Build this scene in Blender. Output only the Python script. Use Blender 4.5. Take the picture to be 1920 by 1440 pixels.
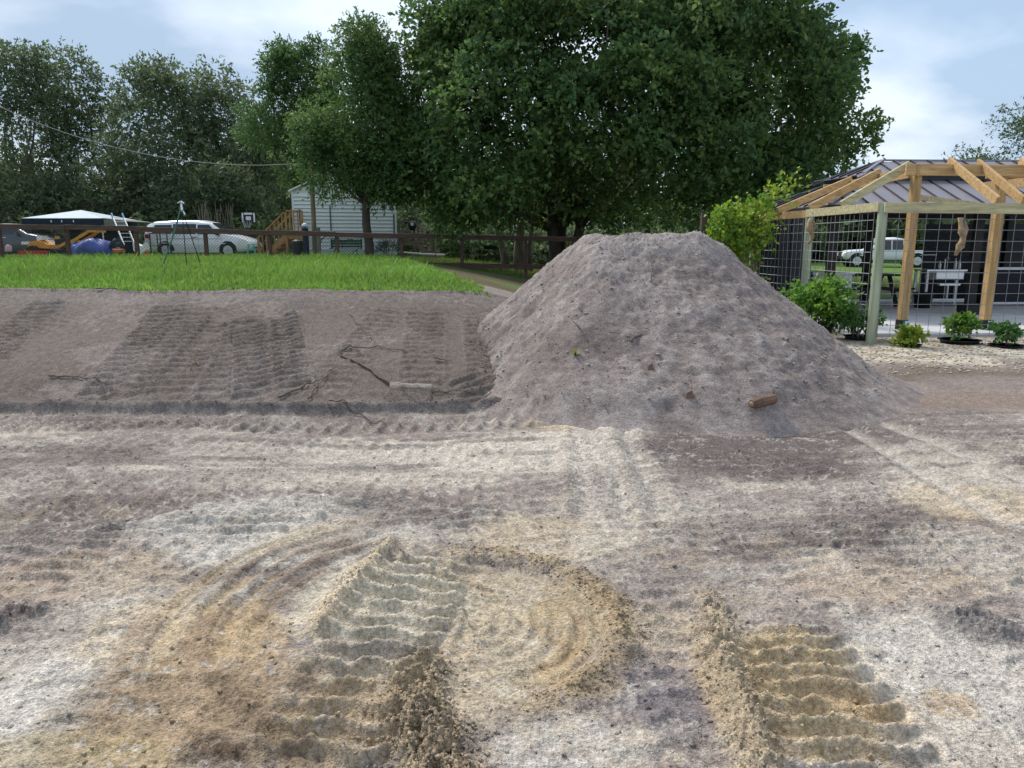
import bpy, bmesh, math, random
import numpy as np
from mathutils import Vector, Matrix

for _o in list(bpy.data.objects):
    bpy.data.objects.remove(_o)
scene = bpy.context.scene
COL = scene.collection
R = math.radians
rng = np.random.default_rng(11)
random.seed(5)

# ------------------------------------------------------------------ camera
PITCH = R(10.83)
FPX = 1386.0            # focal length in photograph pixels (26 mm equivalent)
EYE = 1.6
cam_d = bpy.data.cameras.new('camera')
cam_d.sensor_width = 36.0
cam_d.lens = FPX / 1920 * 36
cam_d.clip_start = 0.05
cam_d.clip_end = 3000
cam = bpy.data.objects.new('camera', cam_d)
COL.objects.link(cam)
cam.location = (0, 0, EYE)
cam.rotation_euler = (math.pi / 2 - PITCH, 0, 0)
scene.camera = cam

# ------------------------------------------------------------------ world, sun, exposure
SUN_EL, SUN_AZ = R(48), R(-38)      # azimuth measured from +Y towards +X
w = bpy.data.worlds.new('World')
scene.world = w
w.use_nodes = True
nt = w.node_tree
nt.nodes.clear()
N = nt.nodes.new
out = N('ShaderNodeOutputWorld'); bg = N('ShaderNodeBackground')
bg.inputs['Strength'].default_value = 0.1
sky = N('ShaderNodeTexSky'); sky.sky_type = 'NISHITA'; sky.sun_disc = False
sky.sun_elevation = SUN_EL; sky.sun_rotation = SUN_AZ
sky.air_density = 1.0; sky.dust_density = 1.2; sky.ozone_density = 1.2
tc = N('ShaderNodeTexCoord')
sep = N('ShaderNodeSeparateXYZ'); nt.links.new(tc.outputs['Generated'], sep.inputs[0])
# clouds lie on a plane overhead: project the direction on it so they shrink towards the horizon
zz = N('ShaderNodeMath'); zz.operation = 'MAXIMUM'; nt.links.new(sep.outputs['Z'], zz.inputs[0]); zz.inputs[1].default_value = 0.0
za = N('ShaderNodeMath'); za.operation = 'ADD'; nt.links.new(zz.outputs[0], za.inputs[0]); za.inputs[1].default_value = 0.34
dx_ = N('ShaderNodeMath'); dx_.operation = 'DIVIDE'; nt.links.new(sep.outputs['X'], dx_.inputs[0]); nt.links.new(za.outputs[0], dx_.inputs[1])
dy_ = N('ShaderNodeMath'); dy_.operation = 'DIVIDE'; nt.links.new(sep.outputs['Y'], dy_.inputs[0]); nt.links.new(za.outputs[0], dy_.inputs[1])
cmb = N('ShaderNodeCombineXYZ'); nt.links.new(dx_.outputs[0], cmb.inputs[0]); nt.links.new(dy_.outputs[0], cmb.inputs[1])
mp = N('ShaderNodeMapping'); nt.links.new(cmb.outputs[0], mp.inputs[0]); mp.inputs['Location'].default_value = (3.1, 1.7, 0.4); mp.inputs['Scale'].default_value = (0.8, 1.0, 1.0)
n1 = N('ShaderNodeTexNoise'); nt.links.new(mp.outputs[0], n1.inputs['Vector'])
n1.inputs['Scale'].default_value = 0.85; n1.inputs['Detail'].default_value = 6; n1.inputs['Roughness'].default_value = 0.52; n1.inputs['Distortion'].default_value = 0.1
cr = N('ShaderNodeValToRGB'); nt.links.new(n1.outputs['Fac'], cr.inputs[0])
cr.color_ramp.elements[0].position = 0.30; cr.color_ramp.elements[0].color = (0.62, 0.62, 0.62, 1)
cr.color_ramp.elements[1].position = 0.62; cr.color_ramp.elements[1].color = (1, 1, 1, 1)
n2 = N('ShaderNodeTexNoise'); nt.links.new(mp.outputs[0], n2.inputs['Vector'])
n2.inputs['Scale'].default_value = 1.9; n2.inputs['Detail'].default_value = 5; n2.inputs['Distortion'].default_value = 0.15
cc = N('ShaderNodeValToRGB'); nt.links.new(n2.outputs['Fac'], cc.inputs[0])
cc.color_ramp.elements[0].position = 0.43; cc.color_ramp.elements[0].color = (2.6, 3.4, 4.45, 1)
cc.color_ramp.elements[1].position = 0.60; cc.color_ramp.elements[1].color = (5.2, 5.7, 6.3, 1)
mx = N('ShaderNodeMixRGB'); nt.links.new(cr.outputs[0], mx.inputs[0]); nt.links.new(sky.outputs[0], mx.inputs[1]); nt.links.new(cc.outputs[0], mx.inputs[2])
nt.links.new(mx.outputs[0], bg.inputs['Color']); nt.links.new(bg.outputs[0], out.inputs['Surface'])

sd = bpy.data.lights.new('sun', 'SUN'); sd.energy = 2.3; sd.angle = R(13); sd.color = (1.0, 0.95, 0.88)
so = bpy.data.objects.new('sun', sd); COL.objects.link(so)
_d = Vector((math.sin(SUN_AZ) * math.cos(SUN_EL), math.cos(SUN_AZ) * math.cos(SUN_EL), math.sin(SUN_EL)))
so.rotation_euler = _d.to_track_quat('Z', 'Y').to_euler()
so.location = (0, 0, 40)
vs = scene.view_settings
vs.view_transform = 'Standard'; vs.look = 'None'; vs.exposure = 0.9; vs.gamma = 1; vs.use_curve_mapping = False
scene.cycles.max_bounces = 6
scene.cycles.transparent_max_bounces = 8

# ------------------------------------------------------------------ helpers: pixels of the photograph to points of the place
def ray(u, v):
    dx = (u - 960) / FPX; dy = -(v - 720) / FPX
    return Vector((dx, math.cos(PITCH) + dy * math.sin(PITCH), -math.sin(PITCH) + dy * math.cos(PITCH)))
def P(u, v, Y):
    r = ray(u, v); return Vector((0, 0, EYE)) + r * (Y / r.y)
def G0(u, v, z=0.0):
    r = ray(u, v); return Vector((0, 0, EYE)) + r * ((z - EYE) / r.z)

# ------------------------------------------------------------------ numpy noise
def _hash(ix, iy, seed):
    h = (ix.astype(np.int64) * 374761393 + iy.astype(np.int64) * 668265263 + seed * 1442695041) & 0xffffffff
    h = ((h ^ (h >> 13)) * 1274126177) & 0xffffffff
    h = h ^ (h >> 16)
    return h.astype(np.float64) / 4294967295.0
def vnoise(x, y, seed=0):
    ix = np.floor(x); iy = np.floor(y); fx = x - ix; fy = y - iy
    ux = fx * fx * fx * (fx * (fx * 6 - 15) + 10); uy = fy * fy * fy * (fy * (fy * 6 - 15) + 10)
    ix = ix.astype(np.int64); iy = iy.astype(np.int64)
    a = _hash(ix, iy, seed); b = _hash(ix + 1, iy, seed); c = _hash(ix, iy + 1, seed); d = _hash(ix + 1, iy + 1, seed)
    return (a + (b - a) * ux) * (1 - uy) + (c + (d - c) * ux) * uy
def fbm(x, y, f, octs=3, seed=0, gain=0.5, rot=1.0):
    t = 0; a = 1.0; s = 0
    for i in range(octs):
        ca, sa = math.cos(rot * (0.6 + i * 1.1)), math.sin(rot * (0.6 + i * 1.1))
        t = t + a * vnoise((x * ca - y * sa) * f + i * 17.3, (x * sa + y * ca) * f - i * 9.1, seed + i * 7)
        s += a; a *= gain; f *= 2.03
    return t / s
def sst(a, b, x):
    t = np.clip((x - a) / (b - a), 0, 1); return t * t * (3 - 2 * t)
def mixc(c, col, wgt):
    return c + (np.asarray(col) - c) * wgt[..., None]

# ------------------------------------------------------------------ terrain: the large shape
def base_h(x, y):
    x = np.asarray(x, float); y = np.asarray(y, float)
    yy = np.maximum(y - 10, 0)
    fade = 1 - sst(-0.8 - 0.25 * yy, 2.9 + 0.10 * yy, x)
    toe = 6.93 + 0.10 * np.sin(x * 0.9 + 1.0)
    top = 10.05 + 0.12 * np.sin(x * 0.7) + 0.08 * np.sin(x * 2.1 + 2)
    t = np.clip((y - toe) / (top - toe), 0, 1)
    prof = t + 0.05 * np.sin(t * math.pi * 2) - 0.02
    prof = np.where(t >= 1, 1.0, np.where(t <= 0, 0, np.clip(prof, 0, 1)))
    k = sst(0.0, 0.12, t); prof = prof * k
    z = 0.97 * prof * fade
    z = z + fade * 0.04 * sst(10, 16, y) - fade * 0.12 * sst(26, 36, y)
    # low undulation of the worked ground
    z = z + 0.025 * (np.sin(x * 1.7 + 0.4) * np.sin(y * 1.3)) * (1 - sst(8, 12, y))
    return z
def bh(x, y): return float(base_h(x, y))
def G(u, v):
    """first hit of a ray with the terrain"""
    r = ray(u, v); o = Vector((0, 0, EYE)); t = 1.2; last = t
    while t < 120:
        p = o + r * t
        if p.z < bh(p.x, p.y):
            lo, hi = last, t
            for _ in range(14):
                m = (lo + hi) / 2; q = o + r * m
                if q.z < bh(q.x, q.y): hi = m
                else: lo = m
            return o + r * hi
        last = t; t += 0.04 + t * 0.004
    return o + r * t
def GP(pts): return [(G(u, v).x, G(u, v).y) for u, v in pts]

# ------------------------------------------------------------------ terrain: tracks, scrapes, heaps
def along(x, y, path):
    """distance along a polyline and signed distance to it"""
    best = np.full(x.shape, 1e9); s = np.zeros(x.shape); sg = np.zeros(x.shape); acc = 0.0
    for i in range(len(path) - 1):
        (ax, ay), (bx, by) = path[i], path[i + 1]
        L = math.hypot(bx - ax, by - ay); tx, ty = (bx - ax) / L, (by - ay) / L
        q = (x - ax) * tx + (y - ay) * ty
        qc = q if False else np.clip(q, 0 if i else -1e9 if False else 0, L)
        dd = np.hypot(x - ax - qc * tx, y - ay - qc * ty)
        m = dd < best
        best = np.where(m, dd, best); s = np.where(m, acc + qc, s)
        sg = np.where(m, (x - ax) * -ty + (y - ay) * tx, sg); acc += L
    return s, best, sg, acc
PALE = (0.53, 0.475, 0.40); CREAM = (0.54, 0.44, 0.31); ORANGE = (0.42, 0.30, 0.18); MAUVE = (0.265, 0.222, 0.198)
DARK = (0.135, 0.112, 0.106); BROWN = (0.20, 0.15, 0.10); WHITE = (0.54, 0.50, 0.44)
# strips printed by rubber tracks: pixel path, width m, pitch m, relief m, phase, crispness
STRIPS = [
    ([(-40, 690), (30, 620), (105, 555)], 0.50, 0.135, 0.040, 0.0, 0.9),
    ([(175, 768), (255, 660), (325, 562)], 0.50, 0.135, 0.046, 0.3, 1.0),
    ([(225, 768), (320, 650), (385, 570)], 0.42, 0.135, 0.038, 0.6, 0.8),
    ([(300, 768), (350, 690), (420, 590)], 0.44, 0.135, 0.040, 0.1, 0.6),
    ([(395, 768), (430, 690), (465, 585)], 0.46, 0.135, 0.042, 0.8, 0.9),
    ([(478, 768), (478, 680), (470, 600)], 0.46, 0.135, 0.046, 0.45, 1.0),
    ([(556, 752), (545, 670), (530, 580)], 0.36, 0.13, 0.048, 0.2, 1.0),
    ([(930, 770), (890, 720), (850, 690)], 0.50, 0.13, 0.042, 0.2, 0.9),
    ([(1120, 985), (1105, 900), (1085, 795)], 0.34, 0.085, 0.022, 0.2, 0.8),
    ([(1230, 985), (1190, 900), (1140, 795)], 0.34, 0.085, 0.022, 0.5, 0.8),
    ([(830, 1035), (750, 1150), (700, 1250), (650, 1340), (590, 1440), (520, 1580)], 0.50, 0.118, 0.056, 0.2, 1.0),
    ([(1430, 1160), (1520, 1280), (1620, 1440), (1720, 1590)], 0.56, 0.112, 0.052, 0.6, 1.0),
    ([(330, 1112), (640, 1098)], 0.40, 0.12, 0.055, 0.3, 0.92),
    ([(560, 1010), (700, 920)], 0.9, 0.14, 0.046, 0.3, 0.9),
    ([(390, 1030), (480, 940)], 0.9, 0.14, 0.046, 0.7, 0.9),
    ([(-60, 1120), (210, 985)], 0.8, 0.13, 0.036, 0.7, 0.85),
    ([(250, 1040), (330, 960)], 0.7, 0.13, 0.034, 0.2, 0.85), ([(850, 1010), (800, 940)], 0.8, 0.13, 0.034, 0.1, 0.85), ([(1330, 1060), (1290, 960)], 0.6, 0.12, 0.026, 0.1, 0.8), ([(1500, 1080), (1390, 960)], 0.5, 0.12, 0.03, 0.4, 0.85), ([(1750, 1120), (1560, 930)], 0.5, 0.12, 0.03, 0.4, 0.85),
    ([(1060, 1050), (1000, 985)], 0.6, 0.11, 0.018, 0.7, 0.6),
]
_rs = random.Random(4)
STRIPS = [(GP(p), w_, pi_, d_, ph_, c_) for p, w_, pi_, d_, ph_, c_ in STRIPS]
FIELD = []
for _i in range(17):      # older, blurred passes of the machine all over the yard
    _x = -4.6 + 9.6 * _i / 16 + _rs.uniform(-.25, .25); _b = _rs.uniform(-.5, .5)
    FIELD.append(([(_x - _b, _rs.uniform(1.6, 2.6)), (_x + _rs.uniform(-.1, .1), 4.2), (_x + _b, _rs.uniform(5.2, 6.5))], .46, _rs.uniform(.11, .14), _rs.uniform(.012, .019), _rs.random(), .35))
for _i in range(4):
    _y = 3.6 + .65 * _i
    FIELD.append(([(-4.5, _y + _rs.uniform(-.2, .2)), (-1.5, _y + _rs.uniform(-.2, .2)), (.2, _y + _rs.uniform(-.4, .4))], .46, .12, .02, _rs.random(), .3))
FIELD += [([(x0, 7.1), ((x0 + x1) / 2, 8.4), (x1, 9.6)], .46, .135, .03, _rs.random(), .5) for x0, x1 in ((-6.6, -5.6), (-1.9, -1.5), (-.9, -1.1), (-.2, -.4))]
STRIPS = FIELD + STRIPS
TOE_TRACK = GP([(-300, 803), (0, 802), (500, 798), (1000, 790)])
SWC = (-0.20, 2.95)
HEAPS = [  # pixel path, half width, height, roughness, colour
    ([(735, 1028), (665, 1090), (600, 1185)], 0.06, 0.066, 0.4, CREAM),
    ([(800, 1270), (780, 1330), (795, 1400), (810, 1480)], 0.085, 0.06, 1.2, (0.36, 0.28, 0.185)),
    ([(790, 1370), (810, 1440), (820, 1520)], 0.13, 0.05, 1.2, (0.34, 0.265, 0.175)),
    ([(1335, 1125), (1355, 1230), (1395, 1340), (1400, 1470)], 0.075, 0.034, 1.3, (0.40, 0.325, 0.225)),
    ([(1410, 1200), (1480, 1330), (1545, 1440)], 0.02, 0.02, 0.2, (0.40, 0.32, 0.2)),
    ([(0, 1170), (60, 1160)], 0.08, 0.05, 1.0, DARK), ([(1780, 1165), (1890, 1185)], 0.09, 0.05, 1.0, (0.2, 0.18, 0.17)),
    ([(380, 1400), (440, 1430)], 0.07, 0.03, 0.8, (0.12, 0.085, 0.06)),
    ([(400, 1270), (560, 1440)], 0.05, 0.02, 0.6, BROWN),
]
HEAPS = [(GP(p), a, b, c, d) for p, a, b, c, d in HEAPS]
# earth of different colour: pixel centre, pixel half-extent, colour, weight
ZONES = [
    (650, 870, 480, 42, PALE, .80), (1060, 795, 70, 14, CREAM, .85), (1000, 850, 160, 40, PALE, .7), (300, 850, 300, 18, MAUVE, .5),
    (100, 860, 160, 28, DARK, .35), (1180, 830, 90, 50, PALE, .75), (1430, 850, 230, 45, DARK, .9), (1320, 840, 90, 22, DARK, .6),
    (140, 970, 230, 45, DARK, .55), (350, 965, 60, 16, DARK, .5), (520, 985, 260, 60, WHITE, .75), (760, 955, 120, 35, DARK, .5),
    (1030, 1010, 140, 50, CREAM, .55), (1140, 1030, 60, 60, PALE, .5), (1250, 960, 120, 60, PALE, .4),
    (1600, 1000, 130, 34, DARK, .8), (1500, 960, 140, 40, MAUVE, .6), (1840, 945, 130, 36, CREAM, .6), (1750, 870, 150, 40, PALE, .4),
    (1850, 1040, 150, 60, PALE, .5), (1650, 1090, 180, 40, (0.42, 0.34, 0.26), .7), (1380, 1010, 120, 40, DARK, .45),
    (470, 1100, 160, 40, DARK, .55), (130, 1080, 170, 50, (0.38, 0.30, 0.23), .7), (330, 1130, 130, 40, PALE, .5),
    (60, 1330, 120, 110, WHITE, .85), (370, 1270, 150, 140, ORANGE, .75), (260, 1180, 90, 60, CREAM, .6), (500, 1330, 120, 100, (0.27, 0.20, 0.13), .7),
    (220, 1330, 110, 90, BROWN, .5), (150, 1420, 180, 50, (0.38, 0.30, 0.17), .6), (880, 1190, 260, 140, (0.47, 0.39, 0.28), .9), (1090, 1150, 90, 70, (0.36, 0.27, 0.16), .8), (1090, 1260, 90, 50, (0.42, 0.30, 0.16), .6),
    (720, 1130, 150, 90, (0.56, 0.50, 0.39), .85), (650, 1350, 140, 80, (0.40, 0.31, 0.20), .8), (720, 1230, 120, 25, (0.2, 0.17, 0.16), .5),
    (1060, 1400, 170, 70, WHITE, .65), (1180, 1270, 90, 70, (0.19, 0.17, 0.18), .5), (1250, 1190, 90, 60, CREAM, .5), (1260, 1330, 70, 60, (0.17, 0.15, 0.16), .6),
    (1520, 1290, 170, 120, (0.49, 0.38, 0.23), .9), (1640, 1330, 110, 50, ORANGE, .6), (1560, 1400, 160, 40, CREAM, .6), (1370, 1300, 60, 120, (0.40, 0.30, 0.18), .7),
    (1800, 1260, 200, 120, WHITE, .75), (1850, 1180, 90, 30, (0.22, 0.19, 0.18), .6), (1820, 1400, 150, 60, PALE, .7), (1780, 1320, 50, 30, (0.40, 0.28, 0.16), .6),
    (1380, 1120, 130, 40, (0.40, 0.34, 0.29), .5), (1250, 1080, 150, 60, MAUVE, .5),
    (1600, 800, 170, 34, DARK, .8), (1720, 770, 120, 22, DARK, .7), (1820, 800, 160, 50, MAUVE, .55), (1800, 750, 160, 18, (0.24, 0.18, 0.14), .6),
]
def _zone(u, v, du, dv):
    c = G(u, v); a = G(u + du, v); b0 = G(u, min(v + dv, 1600)); b1 = G(u, v - dv)
    return c.x, c.y, abs(a.x - c.x), max(abs(b0.y - c.y), abs(b1.y - c.y)) * 0.85
ZONES = [(_zone(u, v, du, dv), col, wt) for u, v, du, dv, col, wt in ZONES]
PADS = [(G(769, 738), 0.22, 0.13)]

def terrain(x, y):
    """height, colour and roughness of the ground"""
    x = np.asarray(x, float); y = np.asarray(y, float)
    z = base_h(x, y)
    near = y < 13
    lower = 1 - sst(6.7, 7.2, y)
    slope = sst(6.8, 7.2, y) * (1 - sst(10.0, 10.6, y)) * (1 - sst(1, 4, x))
    # ---- colour of the base earth
    big = fbm(x, y, 0.9, 4, 3); med = fbm(x * 0.7, y, 4.5, 3, 21); fin = fbm(x, y, 19, 2, 33); mic = fbm(x, y, 55, 2, 41)
    c = np.empty(x.shape + (3,)); c[...] = MAUVE
    pal = sst(0.44, 0.62, 0.45 * big + 0.3 * med + 0.25 * fin) * lower
    c = mixc(c, PALE, pal * 0.8)
    drk = sst(0.5, 0.72, 0.5 * fbm(x * .8, y, 1.6, 3, 77) + 0.3 * med + 0.2 * fin)
    c = mixc(c, DARK, drk * 0.42 * (0.6 + 0.4 * lower))
    for (cx, cy, ax, ay), col, wt in ZONES:
        sel = (np.abs(x - cx) < ax * 2.2) & (np.abs(y - cy) < ay * 2.2)
        if not sel.any(): continue
        xs, ys = x[sel], y[sel]
        r2 = ((xs - cx) / ax) ** 2 + ((ys - cy) / ay) ** 2
        wv = sst(0.32, 0.62, np.exp(-0.7 * r2) * (0.30 + 1.4 * (0.30 * big[sel] + 0.35 * med[sel] + 0.35 * fin[sel])) * 1.05) * wt
        c[sel] = mixc(c[sel], col, wv)
    # blotches of other earth worked into it
    o = sst(0.60, 0.70, 0.6 * fbm(x, y, 2.3, 3, 91) + 0.4 * fin) * lower * (1 - sst(4.2, 5.2, y))
    c = mixc(c, (0.40, 0.31, 0.20), o * 0.3)
    fl = sst(0.60, 0.70, 0.5 * fbm(x * .75, y, 11, 3, 61) + 0.5 * mic) * lower
    c = mixc(c, WHITE, fl * 0.55)
    dk = sst(0.60, 0.72, 0.6 * fbm(x * .75, y, 9, 3, 161) + 0.4 * mic) * lower
    c = mixc(c, (0.17, 0.14, 0.13), dk * 0.35)
    # slope: smooth light skins and darker damp earth, a straw tone near the crest
    sk = sst(0.54, 0.62, 0.7 * fbm(x * .8, y, 1.7, 3, 55) + 0.3 * fin) * slope
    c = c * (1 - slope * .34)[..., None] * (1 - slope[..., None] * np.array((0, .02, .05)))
    c = mixc(c, (0.245, 0.208, 0.19), sk * 0.7)
    c = mixc(c, (0.27, 0.235, 0.21), slope * sst(9.4, 10.0, y) * 0.45)
    # ---- relief
    rough = np.ones(x.shape)
    z = z + (0.020 * (fbm(x, y, 2.4, 2, 5) - .5) + 0.016 * (med - .5) * (0.4 + 0.6 * lower)
             + 0.015 * (fin - .5) * (0.45 + 0.55 * lower)) * near
    rid = 1 - np.abs(2 * fbm(x * .8, y, 14, 3, 15) - 1)
    z = z + lower * 0.012 * (rid - .6) * sst(0.42, 0.6, big * .6 + med * .4)
    z = z - 0.012 * sk
    z = z + 0.008 * (mic - .5) * near * np.where(y < 6, 1, 0.6)
    # horizontal scraping by the blade in front of the toe
    scr = lower * sst(4.6, 5.2, y)
    z = z + scr * 0.016 * (fbm(x * 0.14, y, 11, 3, 71, rot=0) - .5)
    c = mixc(c, DARK, scr * sst(.5, .75, fbm(x * .13, y, 7.5, 3, 72, rot=0)) * 0.6)
    # windrow at the toe and the track beside it
    toe = 6.93 + 0.10 * np.sin(x * 0.9 + 1.0)
    left = 1 - sst(0.4, 1.2, x)
    wr = np.exp(-((y - toe - 0.02) / np.where(y < toe + .02, .055, .17)) ** 2) * left
    z = z + wr * (0.10 + 0.08 * (fbm(x, y, 5, 3, 8) - .4)); c = mixc(c, (0.135, 0.115, 0.11), wr * 0.75)
    gut = np.exp(-((y - toe + 0.26) / 0.10) ** 2) * left; z = z - gut * 0.05
    sel = (y > 5.6) & (y < 7.4) & (x < 1.2)
    if sel.any():
        s, d, sg, L = along(x[sel], y[sel], TOE_TRACK)
        t = sg / 0.23
        m = 1 - sst(0.85, 1.05, np.abs(t))
        fr = (s / 0.15 + 0.35 * np.abs(t)) % 1
        z[sel] += m * (0.045 * np.exp(-((fr - .5) / .2) ** 2) * (0.5 + 0.9 * fin[sel]) - 0.012)
    # printed tracks
    for path, wd, pi_, dep, ph, crisp in STRIPS:
        xs_ = [p[0] for p in path]; ys_ = [p[1] for p in path]
        sel = (x > min(xs_) - wd) & (x < max(xs_) + wd) & (y > min(ys_) - wd) & (y < max(ys_) + wd)
        if not sel.any(): continue
        xs, ys = x[sel], y[sel]
        s, d, sg, L = along(xs, ys, path)
        t = sg / (wd / 2)
        t = t + 0.10 * (fbm(xs, ys, 3, 2, 101) - .5)
        en = 0.35 * fbm(xs, ys, 7, 2, 107); fadeo = sst(-0.001 + en * .3, 0.10 + en, s) * (1 - sst(L - 0.10 - en, L + 0.001 - en * .3, s))
        ins = (1 - sst(0.84, 1.08, np.abs(t) + .12 * (fin[sel] - .5))) * fadeo
        wav = (0.15 if min(ys_) < 3.2 and crisp > .9 else 0.09) * np.cos(t * math.pi * 1.9) + 0.12 * (fbm(xs, ys, 3.0, 2, 103) - .5)
        fr = (s / pi_ + ph + wav) % 1.0
        fr = fr - .5; sh_ = 0.85 if min(ys_) < 3.2 and crisp > .9 else 1.0; pul = np.exp(-(np.abs(fr) / np.where(fr < 0, 0.17, 0.24) / sh_) ** 2.0) * (0.88 + .3 * (fin[sel] - .3))
        brk = 0.25 + 0.75 * sst(0.20, 0.50, fbm(xs, ys, 5.5, 2, int(ph * 100) + 7) * 0.75 + 0.25 * crisp)
        amp = dep * (0.75 + 0.6 * (med[sel] - .3)) * brk
        old = z[sel]
        flat = base_h(xs, ys) + 0.006 * (fbm(xs, ys, 2.4, 2, 5) - .5)
        k = ins * crisp * brk
        nz = old + (flat - old) * k * 0.8 + ins * (pul - 0.18) * amp * 1.2 + ins * pul * 0.022 * (fbm(xs, ys, 26, 2, 109) - .5)
        edge = np.exp(-((np.abs(t) - 1.06) / 0.09) ** 2) * fadeo
        z[sel] = nz + edge * 0.35 * dep * (0.4 + fin[sel])
    # the place where the machine turned on the spot: rings of scraped earth
    dxx, dyy = x - SWC[0], y - SWC[1]
    r = np.hypot(dxx, dyy); th = np.arctan2(dyy, dxx)
    sel = r < 1.7
    if sel.any():
        rs, ts = r[sel], th[sel]; f = fin[sel]; m_ = med[sel]
        wob = rs + 0.02 * (fbm(x[sel], y[sel], 2.2, 2, 301) - .5)
        right = sst(-1.35, -1.0, ts) * (1 - sst(1.5, 1.9, ts))
        disc = (1 - sst(0.58, 0.66, rs)) * right * sst(0.02, 0.10, x[sel] - (-0.36 + 0.02 * 0))
        ring = fbm(wob * 1.0, ts * 0.07, 24, 2, 302, rot=0)
        z[sel] = z[sel] * (1 - disc * .6) + base_h(x[sel], y[sel]) * disc * .6 + disc * (0.034 * (ring - .5) - 0.012 + 0.006 * np.sin(wob * 2 * math.pi / 0.085))
        rim = np.exp(-((rs - 0.675) / 0.075) ** 2) * right
        z[sel] += rim * (0.030 + 0.05 * (fbm(x[sel], y[sel], 11, 3, 303) - .4))
        cc_ = c[sel]; cc_ = mixc(cc_, (0.33, 0.25, 0.155), rim * 0.75 * sst(.3, .6, f + .1))
        cc_ = mixc(cc_, (0.40, 0.33, 0.23), disc * sst(.45, .6, ring) * .5)
        la = np.abs(np.abs(ts + 0.35) - math.pi)
        ann = sst(0.78, 0.88, rs) * (1 - sst(1.35, 1.5, rs)) * np.exp(-(la / 0.75) ** 4)
        r2 = fbm(wob, ts * 0.08, 16, 3, 305, rot=0)
        z[sel] = z[sel] * (1 - ann * .85) + (base_h(x[sel], y[sel]) + .012 * (m_ - .5)) * ann * .85 + ann * (0.050 * (r2 - .5) + 0.010 * np.sin(wob * 2 * math.pi / 0.13) + .012 * (f - .5))
        cc_ = mixc(cc_, (0.24, 0.17, 0.11), ann * sst(.5, .66, r2) * .65)
        cc_ = mixc(cc_, (0.46, 0.34, 0.19), ann * sst(.5, .36, r2) * .0 + ann * (1 - sst(.34, .5, r2)) * .5)
        c[sel] = cc_
    for path, hw, hh, ro, col in HEAPS:
        xs_ = [p[0] for p in path]; ys_ = [p[1] for p in path]
        sel = (x > min(xs_) - hw * 4) & (x < max(xs_) + hw * 4) & (y > min(ys_) - hw * 4) & (y < max(ys_) + hw * 4)
        if not sel.any(): continue
        xs, ys = x[sel], y[sel]
        s, d, sg, L = along(xs, ys, path)
        d = d + 1.3 * hw * (fbm(xs, ys, 7, 3, 401) - .5)
        g = np.exp(-(np.abs(d) / hw) ** 2.2)
        cl = 1 - np.abs(2 * fbm(xs, ys, 22, 3, 403, 0.6) - 1)
        z[sel] += g * hh * (0.75 + ro * 0.9 * (cl - .5)) + g * ro * 0.02 * (mic[sel] - .5)
        c[sel] = mixc(c[sel], np.asarray(col), np.clip(g * 1.1, 0, 1) * (0.5 + 0.5 * sst(.3, .55, fin[sel])))
    # a square cut print left standing on the slope
    for pc, a, b in PADS:
        m = (1 - sst(a * .92, a * 1.06, np.abs(x - pc.x))) * (1 - sst(b * .9, b * 1.15, np.abs(y - pc.y)))
        fr = ((y - pc.y) / 0.075) % 1
        z = z + m * (0.012 + 0.035 * np.exp(-((fr - .5) / .22) ** 2))
        c = mixc(c, (0.38, 0.35, 0.32), m * sst(0.03, 0.10, y - pc.y) * .7)
    # tyre lines of a lorry on the right
    for pa in TYRES:
        s, d, sg, L = along(x, y, pa)
        g = np.exp(-(d / 0.07) ** 2) * sst(0, .2, s) * (1 - sst(L - .2, L, s))
        z = z - g * 0.02 + 0.018 * np.exp(-((d - .14) / .05) ** 2) * sst(0, .2, s) * (1 - sst(L - .2, L, s))
        c = mixc(c, (0.52, 0.47, 0.41), g * .6)
    # shell gravel strip in front of the patio, its dark damp edge
    gv = sst(9.5, 10.0, y + 1.6 * (big - .5) + .5 * (med - .5)) * (1 - sst(12.4, 12.8, y)) * sst(3.6, 4.4, x)
    c = mixc(c, (0.56, 0.50, 0.41), gv * (0.55 + 0.45 * sst(.3, .55, fin)))
    c = mixc(c, (0.26, 0.19, 0.12), gv * sst(.55, .68, fbm(x, y, 3.2, 3, 501)) * .6)
    dg = np.exp(-((y - 9.15 + 1.2 * (big - .5)) / 0.35) ** 2) * sst(3.4, 4.2, x); c = mixc(c, (0.15, 0.115, 0.09), dg * .75); z = z + gv * 0.015
    # lawn and the ground beyond
    gl = sst(10.25, 10.5, y + 0.25 * (big - .5) - .12 * np.sin(x * .7)) * (1 - sst(-0.7, -0.1, x + 0.22 * (y - 10.3)))
    c = mixc(c, (0.075, 0.115, 0.03), gl)
    gr = sst(12.6, 13.4, y) * (1 - gl)
    lawn = sst(.35, .65, fbm(x, y, 0.35, 3, 601))
    fc = mixc(np.broadcast_to(np.array((0.115, 0.098, 0.06)), c.shape), (0.11, 0.19, 0.045), np.clip(lawn * .7 + sst(30, 38, y) * .8, 0, 1))
    c = c + (fc - c) * gr[..., None]
    bg_ = sst(24, 26, y) * gl
    c = mixc(c, (0.13, 0.20, 0.05), bg_ * .8)
    return z, np.clip(c, 0.02, 0.75), rough
TYRES = [GP([(1570, 790), (1700, 870), (1920, 1000)]), GP([(1640, 785), (1800, 850), (1990, 930)]),
         GP([(1108, 985), (1092, 795)]), GP([(1250, 985), (1160, 795)]), GP([(1175, 985), (1115, 795)])]

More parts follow.
